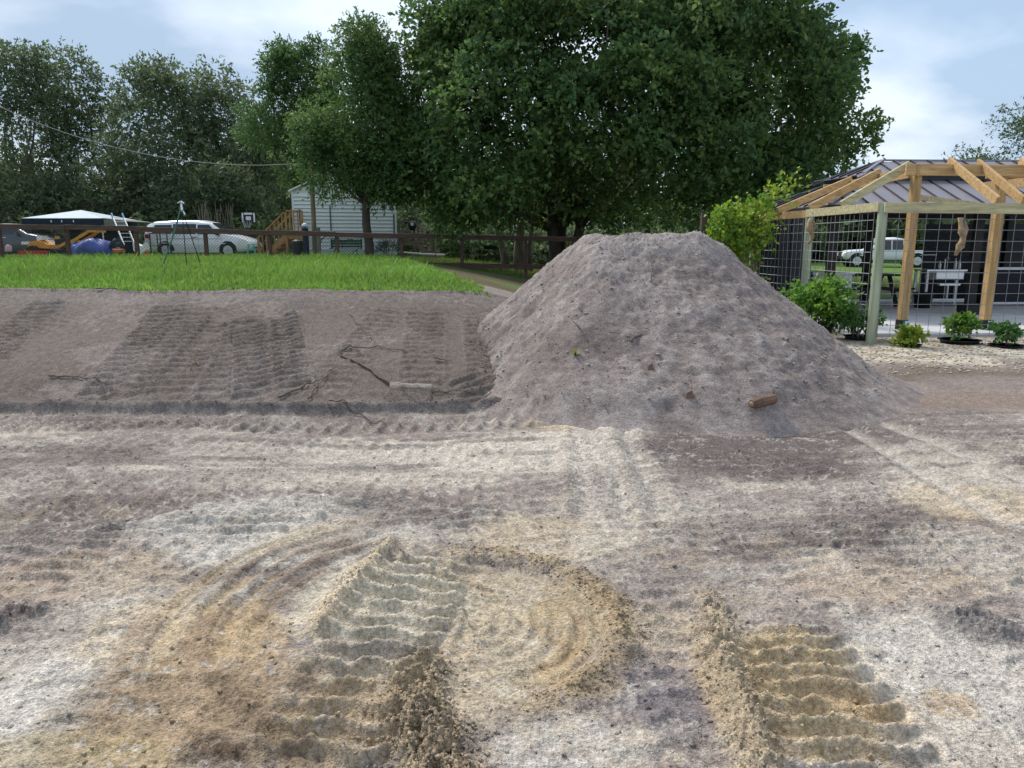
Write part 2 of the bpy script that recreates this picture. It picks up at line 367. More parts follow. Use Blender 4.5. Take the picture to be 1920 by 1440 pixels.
# ------------------------------------------------------------------ materials
MATS = {}
def mat(name, col, rough=0.8, metal=0.0, noise=0.0, nscale=8.0, bump=0.0, bscale=40.0, stretch=(1, 1, 1), spec=0.3, attr=None, col2=None, trans=0.0, orand=0.0):
    m = bpy.data.materials.new(name); m.use_nodes = True
    t = m.node_tree; b = t.nodes['Principled BSDF']
    b.inputs['Roughness'].default_value = rough; b.inputs['Metallic'].default_value = metal
    b.inputs['Specular IOR Level'].default_value = spec
    tcn = t.nodes.new('ShaderNodeTexCoord'); mpn = t.nodes.new('ShaderNodeMapping'); mpn.inputs['Scale'].default_value = stretch
    t.links.new(tcn.outputs['Object'], mpn.inputs[0])
    base = None
    if attr:
        a = t.nodes.new('ShaderNodeAttribute'); a.attribute_name = attr; base = a.outputs['Color']
    if noise > 0 or col2:
        nn = t.nodes.new('ShaderNodeTexNoise'); nn.inputs['Scale'].default_value = nscale; nn.inputs['Detail'].default_value = 5; nn.inputs['Roughness'].default_value = 0.6
        t.links.new(mpn.outputs[0], nn.inputs['Vector'])
        if col2:
            rp = t.nodes.new('ShaderNodeValToRGB'); t.links.new(nn.outputs['Fac'], rp.inputs[0])
            rp.color_ramp.elements[0].position = 0.36; rp.color_ramp.elements[1].position = 0.64
            rp.color_ramp.elements[0].color = (*col, 1); rp.color_ramp.elements[1].color = (*col2, 1)
            base = rp.outputs[0]
        else:
            mr = t.nodes.new('ShaderNodeMapRange'); t.links.new(nn.outputs['Fac'], mr.inputs[0])
            mr.inputs[1].default_value = 0.3; mr.inputs[2].default_value = 0.7; mr.inputs[3].default_value = 1 - noise; mr.inputs[4].default_value = 1 + noise
            mu = t.nodes.new('ShaderNodeMixRGB'); mu.blend_type = 'MULTIPLY'; mu.inputs[0].default_value = 1
            if base: t.links.new(base, mu.inputs[1])
            else: mu.inputs[1].default_value = (*col, 1)
            t.links.new(mr.outputs[0], mu.inputs[2]); base = mu.outputs[0]
    if orand > 0 and base:
        oi = t.nodes.new('ShaderNodeObjectInfo'); om = t.nodes.new('ShaderNodeMapRange'); t.links.new(oi.outputs['Random'], om.inputs[0]); om.inputs[3].default_value = 1 - orand; om.inputs[4].default_value = 1 + orand
        ou = t.nodes.new('ShaderNodeMixRGB'); ou.blend_type = 'MULTIPLY'; ou.inputs[0].default_value = 1; t.links.new(base, ou.inputs[1]); t.links.new(om.outputs[0], ou.inputs[2]); base = ou.outputs[0]
    if base: t.links.new(base, b.inputs['Base Color'])
    else: b.inputs['Base Color'].default_value = (*col, 1)
    if bump > 0:
        bn = t.nodes.new('ShaderNodeTexNoise'); bn.inputs['Scale'].default_value = bscale; bn.inputs['Detail'].default_value = 4
        t.links.new(mpn.outputs[0], bn.inputs['Vector'])
        bp = t.nodes.new('ShaderNodeBump'); bp.inputs['Strength'].default_value = bump; bp.inputs['Distance'].default_value = 0.02
        t.links.new(bn.outputs['Fac'], bp.inputs['Height']); t.links.new(bp.outputs[0], b.inputs['Normal'])
    if trans > 0:
        tr = t.nodes.new('ShaderNodeBsdfTranslucent'); ms = t.nodes.new('ShaderNodeMixShader'); ms.inputs[0].default_value = trans
        if base: t.links.new(base, tr.inputs['Color'])
        else: tr.inputs['Color'].default_value = (*col, 1)
        t.links.new(b.outputs[0], ms.inputs[1]); t.links.new(tr.outputs[0], ms.inputs[2])
        t.links.new(ms.outputs[0], t.nodes['Material Output'].inputs['Surface'])
    MATS[name] = m
    return m

def soil_mat(name, lo, hi, bump):
    """earth: colour from the sheet, broken up by grains, crumbs and flecks"""
    m = bpy.data.materials.new(name); m.use_nodes = True; t = m.node_tree; b = t.nodes['Principled BSDF']
    b.inputs['Roughness'].default_value = .96; b.inputs['Specular IOR Level'].default_value = .1
    A = t.nodes.new('ShaderNodeAttribute'); A.attribute_name = 'soil'; tcn = t.nodes.new('ShaderNodeTexCoord')
    cur = A.outputs['Color']; hs = []
    for sc, l, h in ((16, .80, 1.18), (60, lo, hi), (170, .72, 1.28)):
        n = t.nodes.new('ShaderNodeTexNoise'); n.inputs['Scale'].default_value = sc; n.inputs['Detail'].default_value = 3; n.inputs['Roughness'].default_value = .6; t.links.new(tcn.outputs['Object'], n.inputs['Vector'])
        r = t.nodes.new('ShaderNodeMapRange'); t.links.new(n.outputs['Fac'], r.inputs[0]); r.inputs[1].default_value = .33; r.inputs[2].default_value = .67; r.inputs[3].default_value = l; r.inputs[4].default_value = h
        u = t.nodes.new('ShaderNodeMixRGB'); u.blend_type = 'MULTIPLY'; u.inputs[0].default_value = 1; t.links.new(cur, u.inputs[1]); t.links.new(r.outputs[0], u.inputs[2]); cur = u.outputs[0]; hs.append(n.outputs['Fac'])
    t.links.new(cur, b.inputs['Base Color'])
    ad = t.nodes.new('ShaderNodeMath'); ad.operation = 'MULTIPLY_ADD'; t.links.new(hs[2], ad.inputs[0]); ad.inputs[1].default_value = .45; t.links.new(hs[1], ad.inputs[2])
    bp = t.nodes.new('ShaderNodeBump'); bp.inputs['Strength'].default_value = bump; bp.inputs['Distance'].default_value = .025; t.links.new(ad.outputs[0], bp.inputs['Height']); t.links.new(bp.outputs[0], b.inputs['Normal'])
    MATS[name] = m
soil_mat('soil', .66, 1.30, .75)
soil_mat('pile_soil', .78, 1.20, .6)
mat('leaf', (.1, .2, .05), 0.55, attr='leaf', spec=0.45, trans=0.5)
mat('grass', (.1, .2, .05), 0.6, attr='leaf', spec=0.3, trans=0.35)
mat('bark', (.075, .06, .048), 0.95, noise=0.45, nscale=6, bump=0.9, bscale=18, stretch=(1, 1, .3))
mat('bark_grey', (.17, .15, .125), 0.95, noise=0.45, nscale=5, bump=0.8, bscale=18, stretch=(1, 1, .4))

# ------------------------------------------------------------------ object helpers
def tag(o, label=None, cat=None, group=None, kind=None):
    if label: o['label'] = label
    if cat: o['category'] = cat
    if group: o['group'] = group
    if kind: o['kind'] = kind
    return o
def empty(name, loc=(0, 0, 0), rz=0.0, label=None, cat=None, group=None):
    o = bpy.data.objects.new(name, None); o.empty_display_size = 0.2; COL.objects.link(o)
    o.location = loc; o.rotation_euler = (0, 0, rz)
    return tag(o, label, cat, group)
def link_mesh(name, me, m=None, parent=None, loc=None):
    o = bpy.data.objects.new(name, me)
    if m and not me.materials: me.materials.append(MATS[m])
    COL.objects.link(o)
    if parent is not None: o.parent = parent
    if loc is not None: o.location = loc
    return o
def np_mesh(name, verts, quads=None, tris=None, attr=None, smooth=True):
    """fast mesh from arrays; attr = (name, per-vertex rgb)"""
    me = bpy.data.meshes.new(name)
    verts = np.asarray(verts, np.float32)
    me.vertices.add(len(verts)); me.vertices.foreach_set('co', verts.ravel())
    loops = []; starts = []; n = 0
    if quads is not None and len(quads):
        q = np.asarray(quads, np.int32); loops.append(q.ravel()); starts.append(np.arange(len(q)) * 4); n = q.size
    if tris is not None and len(tris):
        t = np.asarray(tris, np.int32); loops.append(t.ravel()); starts.append(n + np.arange(len(t)) * 3)
    loops = np.concatenate(loops); starts = np.concatenate(starts).astype(np.int32)
    me.loops.add(len(loops)); me.loops.foreach_set('vertex_index', loops)
    me.polygons.add(len(starts)); me.polygons.foreach_set('loop_start', starts)
    if smooth: me.polygons.foreach_set('use_smooth', np.ones(len(starts), bool))
    me.update(calc_edges=True)
    if attr is not None:
        a = me.attributes.new(attr[0], 'FLOAT_COLOR', 'POINT')
        rgba = np.ones((len(verts), 4), np.float32); rgba[:, :3] = attr[1]
        a.data.foreach_set('color', rgba.ravel())
    return me
def grid_quads(nr, nc):
    i = np.arange(nr * nc).reshape(nr, nc)
    return np.stack([i[:-1, :-1], i[:-1, 1:], i[1:, 1:], i[1:, :-1]], -1).reshape(-1, 4)

class MB:
    """collects simple solids; build() links them as one mesh object"""
    def __init__(s): s.v = []; s.f = []
    def _add(s, vs, fs):
        n = len(s.v); s.v += [tuple(v) for v in vs]; s.f += [tuple(i + n for i in f) for f in fs]; return s
    def box(s, c, size, rz=0.0, rx=0.0, ry=0.0):
        m = Matrix.Translation(c) @ Matrix.Rotation(rz, 4, 'Z') @ Matrix.Rotation(ry, 4, 'Y') @ Matrix.Rotation(rx, 4, 'X')
        h = [d / 2 for d in size]
        vs = [m @ Vector((sx * h[0], sy * h[1], sz * h[2])) for sx in (-1, 1) for sy in (-1, 1) for sz in (-1, 1)]
        return s._add(vs, [(0, 1, 3, 2), (4, 6, 7, 5), (0, 4, 5, 1), (2, 3, 7, 6), (0, 2, 6, 4), (1, 5, 7, 3)])
    def beam(s, a, b, wd, ht, up=(0, 0, 1)):
        """rectangular bar from a to b, wd across, ht along up"""
        a = Vector(a); b = Vector(b); d = (b - a).normalized(); up = Vector(up)
        if abs(d.dot(up)) > 0.98: up = Vector((0, 1, 0))
        sd_ = d.cross(up).normalized(); u2 = sd_.cross(d).normalized()
        vs = [p + sd_ * (sx * wd / 2) + u2 * (sz * ht / 2) for p in (a, b) for sx in (-1, 1) for sz in (-1, 1)]
        return s._add(vs, [(0, 1, 3, 2), (4, 6, 7, 5), (0, 4, 5, 1), (2, 3, 7, 6), (0, 2, 6, 4), (1, 5, 7, 3)])
    def tube(s, pts, r, n=6, cap=True):
        pts = [Vector(p) for p in pts]
        if not isinstance(r, (list, tuple)): r = [r] * len(pts)
        vs = []; prev = None
        for i, p in enumerate(pts):
            d = (pts[min(i + 1, len(pts) - 1)] - pts[max(i - 1, 0)])
            d = d.normalized() if d.length > 1e-9 else Vector((0, 0, 1))
            if prev is None:
                a = Vector((1, 0, 0)) if abs(d.x) < .8 else Vector((0, 1, 0)); x = d.cross(a).normalized()
            else:
                x = (prev - d * prev.dot(d)); x = x.normalized() if x.length > 1e-6 else d.orthogonal().normalized()
            prev = x; y = d.cross(x)
            vs += [p + (x * math.cos(2 * math.pi * k / n) + y * math.sin(2 * math.pi * k / n)) * r[i] for k in range(n)]
        fs = [(i * n + k, i * n + (k + 1) % n, (i + 1) * n + (k + 1) % n, (i + 1) * n + k) for i in range(len(pts) - 1) for k in range(n)]
        if cap: fs += [tuple(range(n))[::-1], tuple((len(pts) - 1) * n + k for k in range(n))]
        return s._add(vs, fs)
    def lathe(s, prof, c=(0, 0, 0), n=16, axis='Z'):
        vs = []
        for r, z in prof:
            for k in range(n):
                a = 2 * math.pi * k / n
                q = (r * math.cos(a), r * math.sin(a), z) if axis == 'Z' else (r * math.cos(a), z, r * math.sin(a))
                vs.append((q[0] + c[0], q[1] + c[1], q[2] + c[2]))
        m = len(prof)
        fs = [(i * n + k, i * n + (k + 1) % n, (i + 1) * n + (k + 1) % n, (i + 1) * n + k) for i in range(m - 1) for k in range(n)]
        fs += [tuple(range(n))[::-1], tuple((m - 1) * n + k for k in range(n))]
        return s._add(vs, fs)
    def prism(s, poly, d):
        """polygon of 3-D points pushed along vector d"""
        n = len(poly); d = Vector(d); vs = [Vector(p) for p in poly] + [Vector(p) + d for p in poly]
        return s._add(vs, [tuple(range(n))[::-1], tuple(range(n, 2 * n))] + [(i, (i + 1) % n, n + (i + 1) % n, n + i) for i in range(n)])
    def mesh(s, name, smooth=False, bevel=0.0):
        me = bpy.data.meshes.new(name); me.from_pydata(s.v, [], s.f)
        bm = bmesh.new(); bm.from_mesh(me); bmesh.ops.recalc_face_normals(bm, faces=bm.faces)
        if bevel: bmesh.ops.bevel(bm, geom=[e for e in bm.edges], offset=bevel, segments=2, affect='EDGES', profile=0.5)
        bm.to_mesh(me); bm.free()
        if smooth: me.polygons.foreach_set('use_smooth', [True] * len(me.polygons))
        return me
    def build(s, name, m, parent=None, smooth=False, bevel=0.0):
        return link_mesh(name, s.mesh(name, smooth, bevel), m, parent)

# ------------------------------------------------------------------ the ground sheet
APEX = 0.6
ys = [1.25]
while ys[-1] < 11.2: ys.append(ys[-1] + min(max(0.0085, ys[-1] ** 2 / 1000), 0.024))
while ys[-1] < 900: ys.append(ys[-1] * 1.035)
ys = np.array(ys)
kf = np.linspace(-0.80, 0.80, 860)
kx = np.concatenate([-np.linspace(4, 0.82, 34), kf, np.linspace(0.82, 4, 34)])
YY, KK = np.meshgrid(ys, kx, indexing='ij')
XX = (YY + APEX) * KK
ZZ, CC, _ = terrain(XX.ravel(), YY.ravel())
gm = np_mesh('ground', np.stack([XX.ravel(), YY.ravel(), ZZ], -1), quads=grid_quads(*YY.shape), attr=('soil', CC))
ground = link_mesh('ground', gm, 'soil'); tag(ground, kind='structure')

# ------------------------------------------------------------------ the heap of soil
PA, PB = P(1125, 440, 8.9), P(1285, 446, 8.9)
PTOP = 1.66
def pile_profile(x, y):
    t = np.clip((x - PA.x) / (PB.x - PA.x), 0, 1); cx = PA.x + t * (PB.x - PA.x)
    dx = x - cx; dy = y - 8.9
    kx = np.where(dx < 0, 1.08, 0.98); ky = np.where(dy < 0, 0.83, 0.95)
    r = np.hypot(dx * kx, dy * ky)
    ang = np.arctan2(dy, dx)
    r = r * (1 + 0.07 * (fbm(np.cos(ang) * 1.5 + 7, np.sin(ang) * 1.5 + 3, 1.6, 3, 811) - .5) * 2)
    r = r * (1 + 0.20 * np.exp(-((ang + 2.45) / .55) ** 2))
    h = PTOP - 0.80 * np.maximum(r - 0.22, 0)
    h = h + 0.05 * sst(.1, 0.4, r) * (1 - sst(.4, .9, r))
    foot = 0.22
    h = np.where(h < foot, foot * np.exp((h - foot) / foot * 0.9), h)
    return h, r
def pile_surf(x, y):
    h, r = pile_profile(x, y)
    n1 = fbm(x, y, 2.2, 3, 821) - .5
    ang = np.arctan2(y - 8.9, x - 1.6)
    st = fbm(ang * 1.6, r * .22, 5.5, 3, 823, rot=0) - .5
    cl = fbm(x, y, 9, 3, 825) - .5; fi = fbm(x, y, 30, 2, 827) - .5
    rid = 1 - np.abs(2 * fbm(x * .75, y, 7, 3, 829) - 1)
    act = sst(0.0, 0.25, h)
    z = h + act * (0.13 * n1 + 0.05 * st * sst(.5, 1.2, r) + 0.035 * cl + 0.030 * fi + 0.02 * (rid - .6) + 0.016 * (fbm(x, y, 75, 2, 831) - .5))
    return z, cl, st, n1, rid
na, nr_ = 400, 190
ang = np.linspace(0, 2 * math.pi, na + 1); rad = np.concatenate([[0.001], 0.02 + (np.linspace(0, 1, nr_) ** 0.9) * 1.0])
RR, AA = np.meshgrid(rad, ang, indexing='ij')
pcx, pcy = (PA.x + PB.x) / 2, 8.9
px_ = pcx + np.cos(AA) * RR * np.where(np.cos(AA) < 0, 2.9, 3.5); py_ = pcy + np.sin(AA) * RR * np.where(np.sin(AA) < 0, 3.1, 2.9)
fx, fy = px_.ravel(), py_.ravel()
pz, cl, st, n1_, rid_ = pile_surf(fx, fy)
tz, tcol, _ = terrain(fx, fy)
fad = sst(1.02, 0.86, RR.ravel()) if False else 1 - sst(0.80, 1.02, RR.ravel())
body = pz
ph_, _r = pile_profile(fx, fy)
top = np.maximum(body, tz * 0 + tz + 0.0)
# rest on the ground: below the ground the skin dives out of sight
skin = np.where(body > tz, body, np.minimum(body, tz - 0.03))
skin = skin * fad + (tz - 0.08) * (1 - fad)
skin = np.where(ph_ < tz + 0.012, np.minimum(skin, tz - 0.02), skin)
pc = np.empty((len(fx), 3)); pc[:] = (0.275, 0.235, 0.218)
pc = mixc(pc, (0.36, 0.32, 0.30), sst(.02, .2, n1_ * .5 + .8 * cl) * .8)
pc = mixc(pc, (0.19, 0.163, 0.155), sst(.05, .25, st * .3 - cl * .7 - n1_ * .4) * .75)
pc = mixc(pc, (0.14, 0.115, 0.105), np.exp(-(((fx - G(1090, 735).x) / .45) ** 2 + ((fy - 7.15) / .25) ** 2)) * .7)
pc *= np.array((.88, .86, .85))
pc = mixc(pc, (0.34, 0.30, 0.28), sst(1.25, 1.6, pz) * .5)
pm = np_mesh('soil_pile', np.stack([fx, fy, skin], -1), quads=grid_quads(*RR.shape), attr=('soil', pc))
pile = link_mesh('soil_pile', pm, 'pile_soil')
tag(pile, 'tall flat-topped heap of loose grey topsoil dumped beside the slope', 'soil pile')
def full_h(x, y):
    a = np.array([x]); b = np.array([y]); z = terrain(a, b)[0]; return float(z[0])
def pile_z(x, y):
    return float(pile_surf(np.array([x]), np.array([y]))[0][0])

# ------------------------------------------------------------------ foliage
def leaf_arrays(pos, axis, size, wid, col, r_):
    """diamond leaves: pos = base of leaf, axis = direction, sizes, colours -> vertex and quad arrays"""
    n = len(pos)
    axis = axis / np.maximum(np.linalg.norm(axis, axis=1, keepdims=True), 1e-6)
    rnd = r_.normal(size=(n, 3)); side = np.cross(axis, rnd); side /= np.maximum(np.linalg.norm(side, axis=1, keepdims=True), 1e-6)
    nor = np.cross(axis, side)
    s = size[:, None]; wv = (size * wid)[:, None]
    v = np.empty((n, 4, 3), np.float32)
    v[:, 0] = pos; v[:, 1] = pos + axis * s * .45 + side * wv + nor * s * .06; v[:, 2] = pos + axis * s - nor * s * .08; v[:, 3] = pos + axis * s * .45 - side * wv + nor * s * .06
    q = np.arange(n * 4).reshape(n, 4)
    return v.reshape(-1, 3), q, np.repeat(col, 4, axis=0)
def leaf_mesh(name, parts):
    vs, qs, cs, n = [], [], [], 0
    for v, q, c in parts:
        vs.append(v); qs.append(q + n); cs.append(c); n += len(v)
    return np_mesh(name, np.concatenate(vs), quads=np.concatenate(qs), attr=('leaf', np.concatenate(cs)), smooth=False)
def sprigs(centers, radii, per, nleaf, length, lsize, wid, cols, center0, r_, droop=0.25, up=0.25, flat=0.8):
    """leafy twigs radiating from clumps"""
    M = len(centers)
    idx = np.repeat(np.arange(M), per)
    d = r_.normal(size=(len(idx), 3)); d /= np.linalg.norm(d, axis=1, keepdims=True)
    outw = centers[idx] - center0; outw /= np.maximum(np.linalg.norm(outw, axis=1, keepdims=True), 1e-6)
    d = d + 0.45 * outw + np.array((0, 0, up)); d /= np.linalg.norm(d, axis=1, keepdims=True)
    rr = radii[idx] * (0.35 + 0.65 * r_.random(len(idx)) ** 0.5)
    start = centers[idx] + d * rr[:, None] * np.array((1, 1, flat))
    dirn = d + 0.6 * r_.normal(size=d.shape); dirn[:, 2] -= droop; dirn /= np.linalg.norm(dirn, axis=1, keepdims=True)
    L = length * (0.6 + 0.8 * r_.random(len(idx)))
    k = np.tile(np.arange(nleaf), len(idx)); ii = np.repeat(np.arange(len(idx)), nleaf)
    f = (k + r_.random(len(k))) / nleaf
    pos = start[ii] + dirn[ii] * (L[ii] * f)[:, None] + np.array((0, 0, -1.0)) * (droop * .5 * L[ii] * f * f)[:, None]
    ax = dirn[ii] + 0.9 * r_.normal(size=(len(k), 3))
    sz = lsize * (0.65 + 0.7 * r_.random(len(k)))
    c = np.asarray(cols); cl_i = r_.integers(0, len(c), M)[idx][ii]
    other = r_.integers(0, len(c), len(k)); ch = r_.random(len(k)) < 0.35
    cc = c[np.where(ch, other, cl_i)] * (0.72 + 0.55 * r_.random((len(k), 1)))
    return leaf_arrays(pos, ax, sz, wid, cc, r_)
def crown_points(n, c, rad, r_, inner=0.45, low=-0.75):
    """clump centres through an ellipsoid, more of them near its skin"""
    out_ = []
    while len(out_) < n:
        d = r_.normal(size=3); d /= np.linalg.norm(d)
        if d[2] < low: continue
        f = inner + (1 - inner) * r_.random() ** 0.6
        out_.append(np.array(c) + d * f * np.array(rad))
    return np.array(out_)
def limb(mb, a, b, r0, r1, r_, sag=0.1, n=5, sides=7):
    a = np.array(a, float); b = np.array(b, float); L = np.linalg.norm(b - a)
    pts = []; rs = []
    for i in range(n + 1):
        t = i / n; p = a + (b - a) * t
        if 0 < i < n: p = p + r_.normal(size=3) * 0.045 * L
        p = p + np.array((0, 0, 1)) * sag * L * math.sin(t * math.pi) * 0.4
        pts.append(p); rs.append(r0 + (r1 - r0) * t)
    mb.tube(pts, rs, sides)
OAK = [(.118, .205, .055), (.090, .172, .053), (.150, .232, .060), (.095, .182, .063), (.074, .140, .046)]
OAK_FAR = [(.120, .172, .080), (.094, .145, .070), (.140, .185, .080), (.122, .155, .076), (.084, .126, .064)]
LIGHT = [(.085, .15, .03), (.11, .17, .035), (.06, .12, .03)]

def make_tree(name, label, base, clumps, radii, center0, trunk_r, fork_z, limbs, cols, per, nleaf, length, lsize, wid=.22, bark='bark', seed=1, group=None, droop=.3, flat=.85, stems=None):
    r_ = np.random.default_rng(seed)
    root = empty(name, base, 0, label, 'tree', group)
    b0 = np.array(base)
    mb = MB()
    for (sx, sy, tx, ty, rr) in (stems or [(0, 0, 0, 0, trunk_r)]):
        pts = [(sx + (tx - sx) * t + .05 * math.sin(t * 7 + sx * 9), sy + (ty - sy) * t, -0.15 + (fork_z + .15) * t) for t in (0, .08, .3, .55, .8, 1)]
        mb.tube(pts, [rr * k for k in (1.45, 1.12, 1, .92, .85, .78)], 10)
    st = stems or [(0, 0, 0, 0, trunk_r)]
    pick = r_.permutation(len(clumps))[:limbs]
    for j, i in enumerate(pick):
        s_ = st[j % len(st)]
        z0 = fork_z * (0.75 + 0.25 * r_.random())
        limb(mb, (s_[2], s_[3], z0), clumps[i] - b0, s_[4] * (.28 + .3 * r_.random()), .02, r_, sag=.12)
    mb.build('trunk', bark, root, smooth=True)
    parts = [sprigs(clumps - b0, radii, per, nleaf, length, lsize, wid, cols, np.array(center0) - b0, r_, droop=droop, flat=flat)]
    link_mesh('crown', leaf_mesh('crown', parts), 'leaf', root)
    return root

# -- the big oak behind the pile
r_ = np.random.default_rng(42)
def spread(uvy, n, jit, rad, r_):
    pts = []; rr = []
    for (u0, u1, v0, v1, y0, y1, m) in uvy:
        for _ in range(int(m * n)):
            p = P(u0 + (u1 - u0) * r_.random(), v0 + (v1 - v0) * r_.random(), y0 + (y1 - y0) * r_.random())
            pts.append(np.array(p)); rr.append(rad[0] + (rad[1] - rad[0]) * r_.random())
    return pts, rr
bc = P(1180, 60, 28); bc = np.array((bc.x - .55, 28.5, 6.3))
def oak_outline(z):
    """half width of the big crown at a height"""
    t = (z - 1.8) / 9.5
    return 7.8 * np.sqrt(np.clip(1 - ((t - .42) / .62) ** 2, 0, 1)) * (1.0 if t < .42 else .98)
cl_ = []; rd_ = []
GRID = [(i, j) for j in range(8) for i in range(13)]
gi = 0
while gi < len(GRID) or len(cl_) < 1000:
    # boughs, each a cushion of leaf clumps with open shade below it
    z = 2.6 + 8.4 * r_.random(); a = r_.random() * 2 * math.pi; hw = oak_outline(np.array(z)) * (.86 + .2 * r_.random())
    f = 0.30 + .70 * r_.random() ** .5
    x = bc[0] + hw * f * math.cos(a); y = bc[1] + .78 * hw * f * math.sin(a)
    if y > 30 and r_.random() < .75: continue
    if gi < len(GRID):      # first an even layer of boughs over the near side
        i, j = GRID[gi]; gi += 1
        z = 2.9 + 8.2 * (j + .2 + .6 * r_.random()) / 8; hw = float(oak_outline(np.array(z)))
        fx_ = -1 + 2 * (i + .15 + .7 * r_.random()) / 13; x = bc[0] + hw * fx_; y = bc[1] - .78 * hw * math.sqrt(max(0, 1 - fx_ ** 2)) * (.35 + .6 * r_.random())
        if z < 3.6 and abs(x - P(1050, 440, 28).x) < 1.6: continue
    br_ = .9 + .7 * r_.random()
    for _ in range(9):
        d = r_.normal(size=3); d /= np.linalg.norm(d)
        if d[2] < -.15: d[2] *= -.6
        q = np.array((x, y, z)) + d * br_ * np.array((1, 1, .62))
        if abs(q[0] - bc[0]) > 8.9: continue
        if q[2] < 3.0 and abs(q[0] - P(1050, 440, 28).x) < 2.0 and q[1] < 28: continue
        if q[2] < 3.4 and q[0] < -3.6: continue
        uq = 960 + FPX * q[0] / q[1]
        if uq < 800 and q[2] > 6.2: continue      # clear of the slim oak's top
        cl_.append(tuple(q)); rd_.append(.45 + .4 * r_.random())
# low skirt of leaves
for _ in range(70):
    u = 830 + 740 * r_.random(); v = 360 + 60 * r_.random()
    if 990 < u < 1090 and v > 380: continue
    q = P(u, v, 24.5 + 6 * r_.random()); cl_.append(tuple(q)); rd_.append(.6 + .4 * r_.random())
tb = P(1052, 500, 28); tb.z = bh(tb.x, 28)
big_oak = make_tree('oak_tree', 'huge dense dark green oak spreading behind the soil pile', tuple(tb), np.array(cl_), np.array(rd_), bc, .26, 2.4, 34,
    OAK + [(.11, .17, .04)], 30, 7, .42, .162, .31, seed=3, stems=[(-.15, 0, -.35, .2, .24), (.28, .1, .75, .3, .21), (.05, .5, .1, .9, .2)])

# -- the oak in front of the white trailer, with a slim tall crown
def simple_tree(name, label, u, vbase, Y, blobs, trunk_r, fork, seed, cols, per=46, nleaf=7, length=.38, lsize=.13, bark='bark', limbs=14, group=None, z=None, droop=.3, stems=None, cl_r=(.45, .8)):
    """blobs: (u, v, ru px, rv px, n) ellipses of the crown in the photograph, spread round the tree's own depth"""
    r_ = np.random.default_rng(seed)
    b = P(u, vbase, Y); b.z = bh(b.x, Y) if z is None else z
    cl = []; rr = []
    for (bu, bv, ru, rv, n) in blobs:
        c = P(bu, bv, Y); k = Y / FPX * 1.0
        for _ in range(n):
            d = r_.normal(size=3); d /= np.linalg.norm(d); f = .3 + .7 * r_.random() ** .6
            cl.append((c.x + d[0] * ru * k * f, c.y + d[1] * ru * k * f * .8, c.z + d[2] * rv * k * f)); rr.append(cl_r[0] + (cl_r[1] - cl_r[0]) * r_.random())
    cl = np.array(cl); rr = np.array(rr)
    return make_tree(name, label, tuple(b), cl, rr, cl.mean(0), trunk_r, fork, limbs, cols, per, nleaf, length, lsize, bark=bark, seed=seed, group=group, droop=droop, stems=stems)
simple_tree('oak_tree', 'slender dark oak with a straight trunk in front of the white trailer', 691, 488, 26.5,
    [(690, 250, 74, 100, 58), (682, 140, 52, 66, 32), (728, 205, 40, 90, 26), (640, 300, 60, 50, 24), (700, 335, 70, 30, 18), (600, 270, 40, 50, 12), (750, 310, 25, 40, 8), (676, 85, 18, 26, 6)],
    .16, 2.2, 21, OAK, lsize=.12)
simple_tree('oak_tree', 'airy lighter green oak between the far woods and the slim oak', 560, 470, 34,
    [(540, 145, 42, 50, 20), (585, 175, 34, 60, 16), (525, 230, 70, 60, 30), (570, 290, 60, 70, 28), (610, 210, 50, 60, 20), (530, 110, 16, 26, 5), (585, 112, 16, 24, 4)],
    .15, 2.6, 22, OAK + LIGHT[2:], lsize=.15, per=36)
# -- far woods on the left: separate live oaks
G_FAR = 'live oaks along the far side of the yard'
far = [
    ('live oak with thin feathery top at the left edge of the woods', 40, 46, [(30, 150, 60, 80, 30), (60, 240, 90, 90, 40), (20, 320, 80, 80, 26), (70, 110, 30, 34, 8), (15, 120, 20, 40, 6)]),
    ('live oak with a split spiky crown, second in the far woods', 150, 49, [(140, 180, 60, 80, 34), (160, 280, 80, 80, 36), (130, 115, 25, 30, 7), (190, 170, 24, 30, 7), (110, 350, 80, 60, 24)]),
    ('broad round-topped live oak in the middle of the far woods', 320, 45, [(300, 190, 75, 75, 46), (340, 290, 110, 80, 56), (260, 300, 70, 80, 30), (290, 130, 30, 24, 8), (350, 350, 100, 60, 34)]),
    ('grey green live oak right of the round-topped one in the woods', 430, 47, [(420, 200, 70, 60, 40), (440, 290, 80, 80, 44), (400, 150, 26, 30, 8), (480, 250, 40, 60, 16), (420, 350, 90, 60, 30)]),
    ('low dense tree filling the woods behind the canopy', 200, 43, [(200, 350, 90, 60, 44), (120, 380, 80, 40, 26), (250, 390, 60, 36, 18)]),
    ('dark low tree in the woods behind the minivan', 400, 42, [(390, 350, 80, 50, 36), (450, 380, 50, 40, 22), (330, 390, 60, 34, 18)]),
    ('dark leafy tree standing low at the far left edge', 20, 41, [(20, 370, 80, 50, 36), (70, 400, 60, 30, 16), (-40, 320, 60, 80, 24)]),
    ('pale green tree at the end of the woods left of the trailer', 510, 52, [(510, 330, 40, 50, 26), (530, 390, 40, 40, 20), (480, 300, 40, 40, 14)]),
    ('tree standing behind the trailer and the slim oak', 760, 54, [(790, 330, 90, 80, 44), (720, 340, 70, 60, 28), (860, 380, 60, 50, 24), (800, 250, 60, 60, 20)]),
    ('drooping tree beyond the dark deck stairs', 830, 47, [(810, 360, 60, 50, 28), (870, 390, 60, 36, 22), (770, 400, 40, 30, 10)]),
]
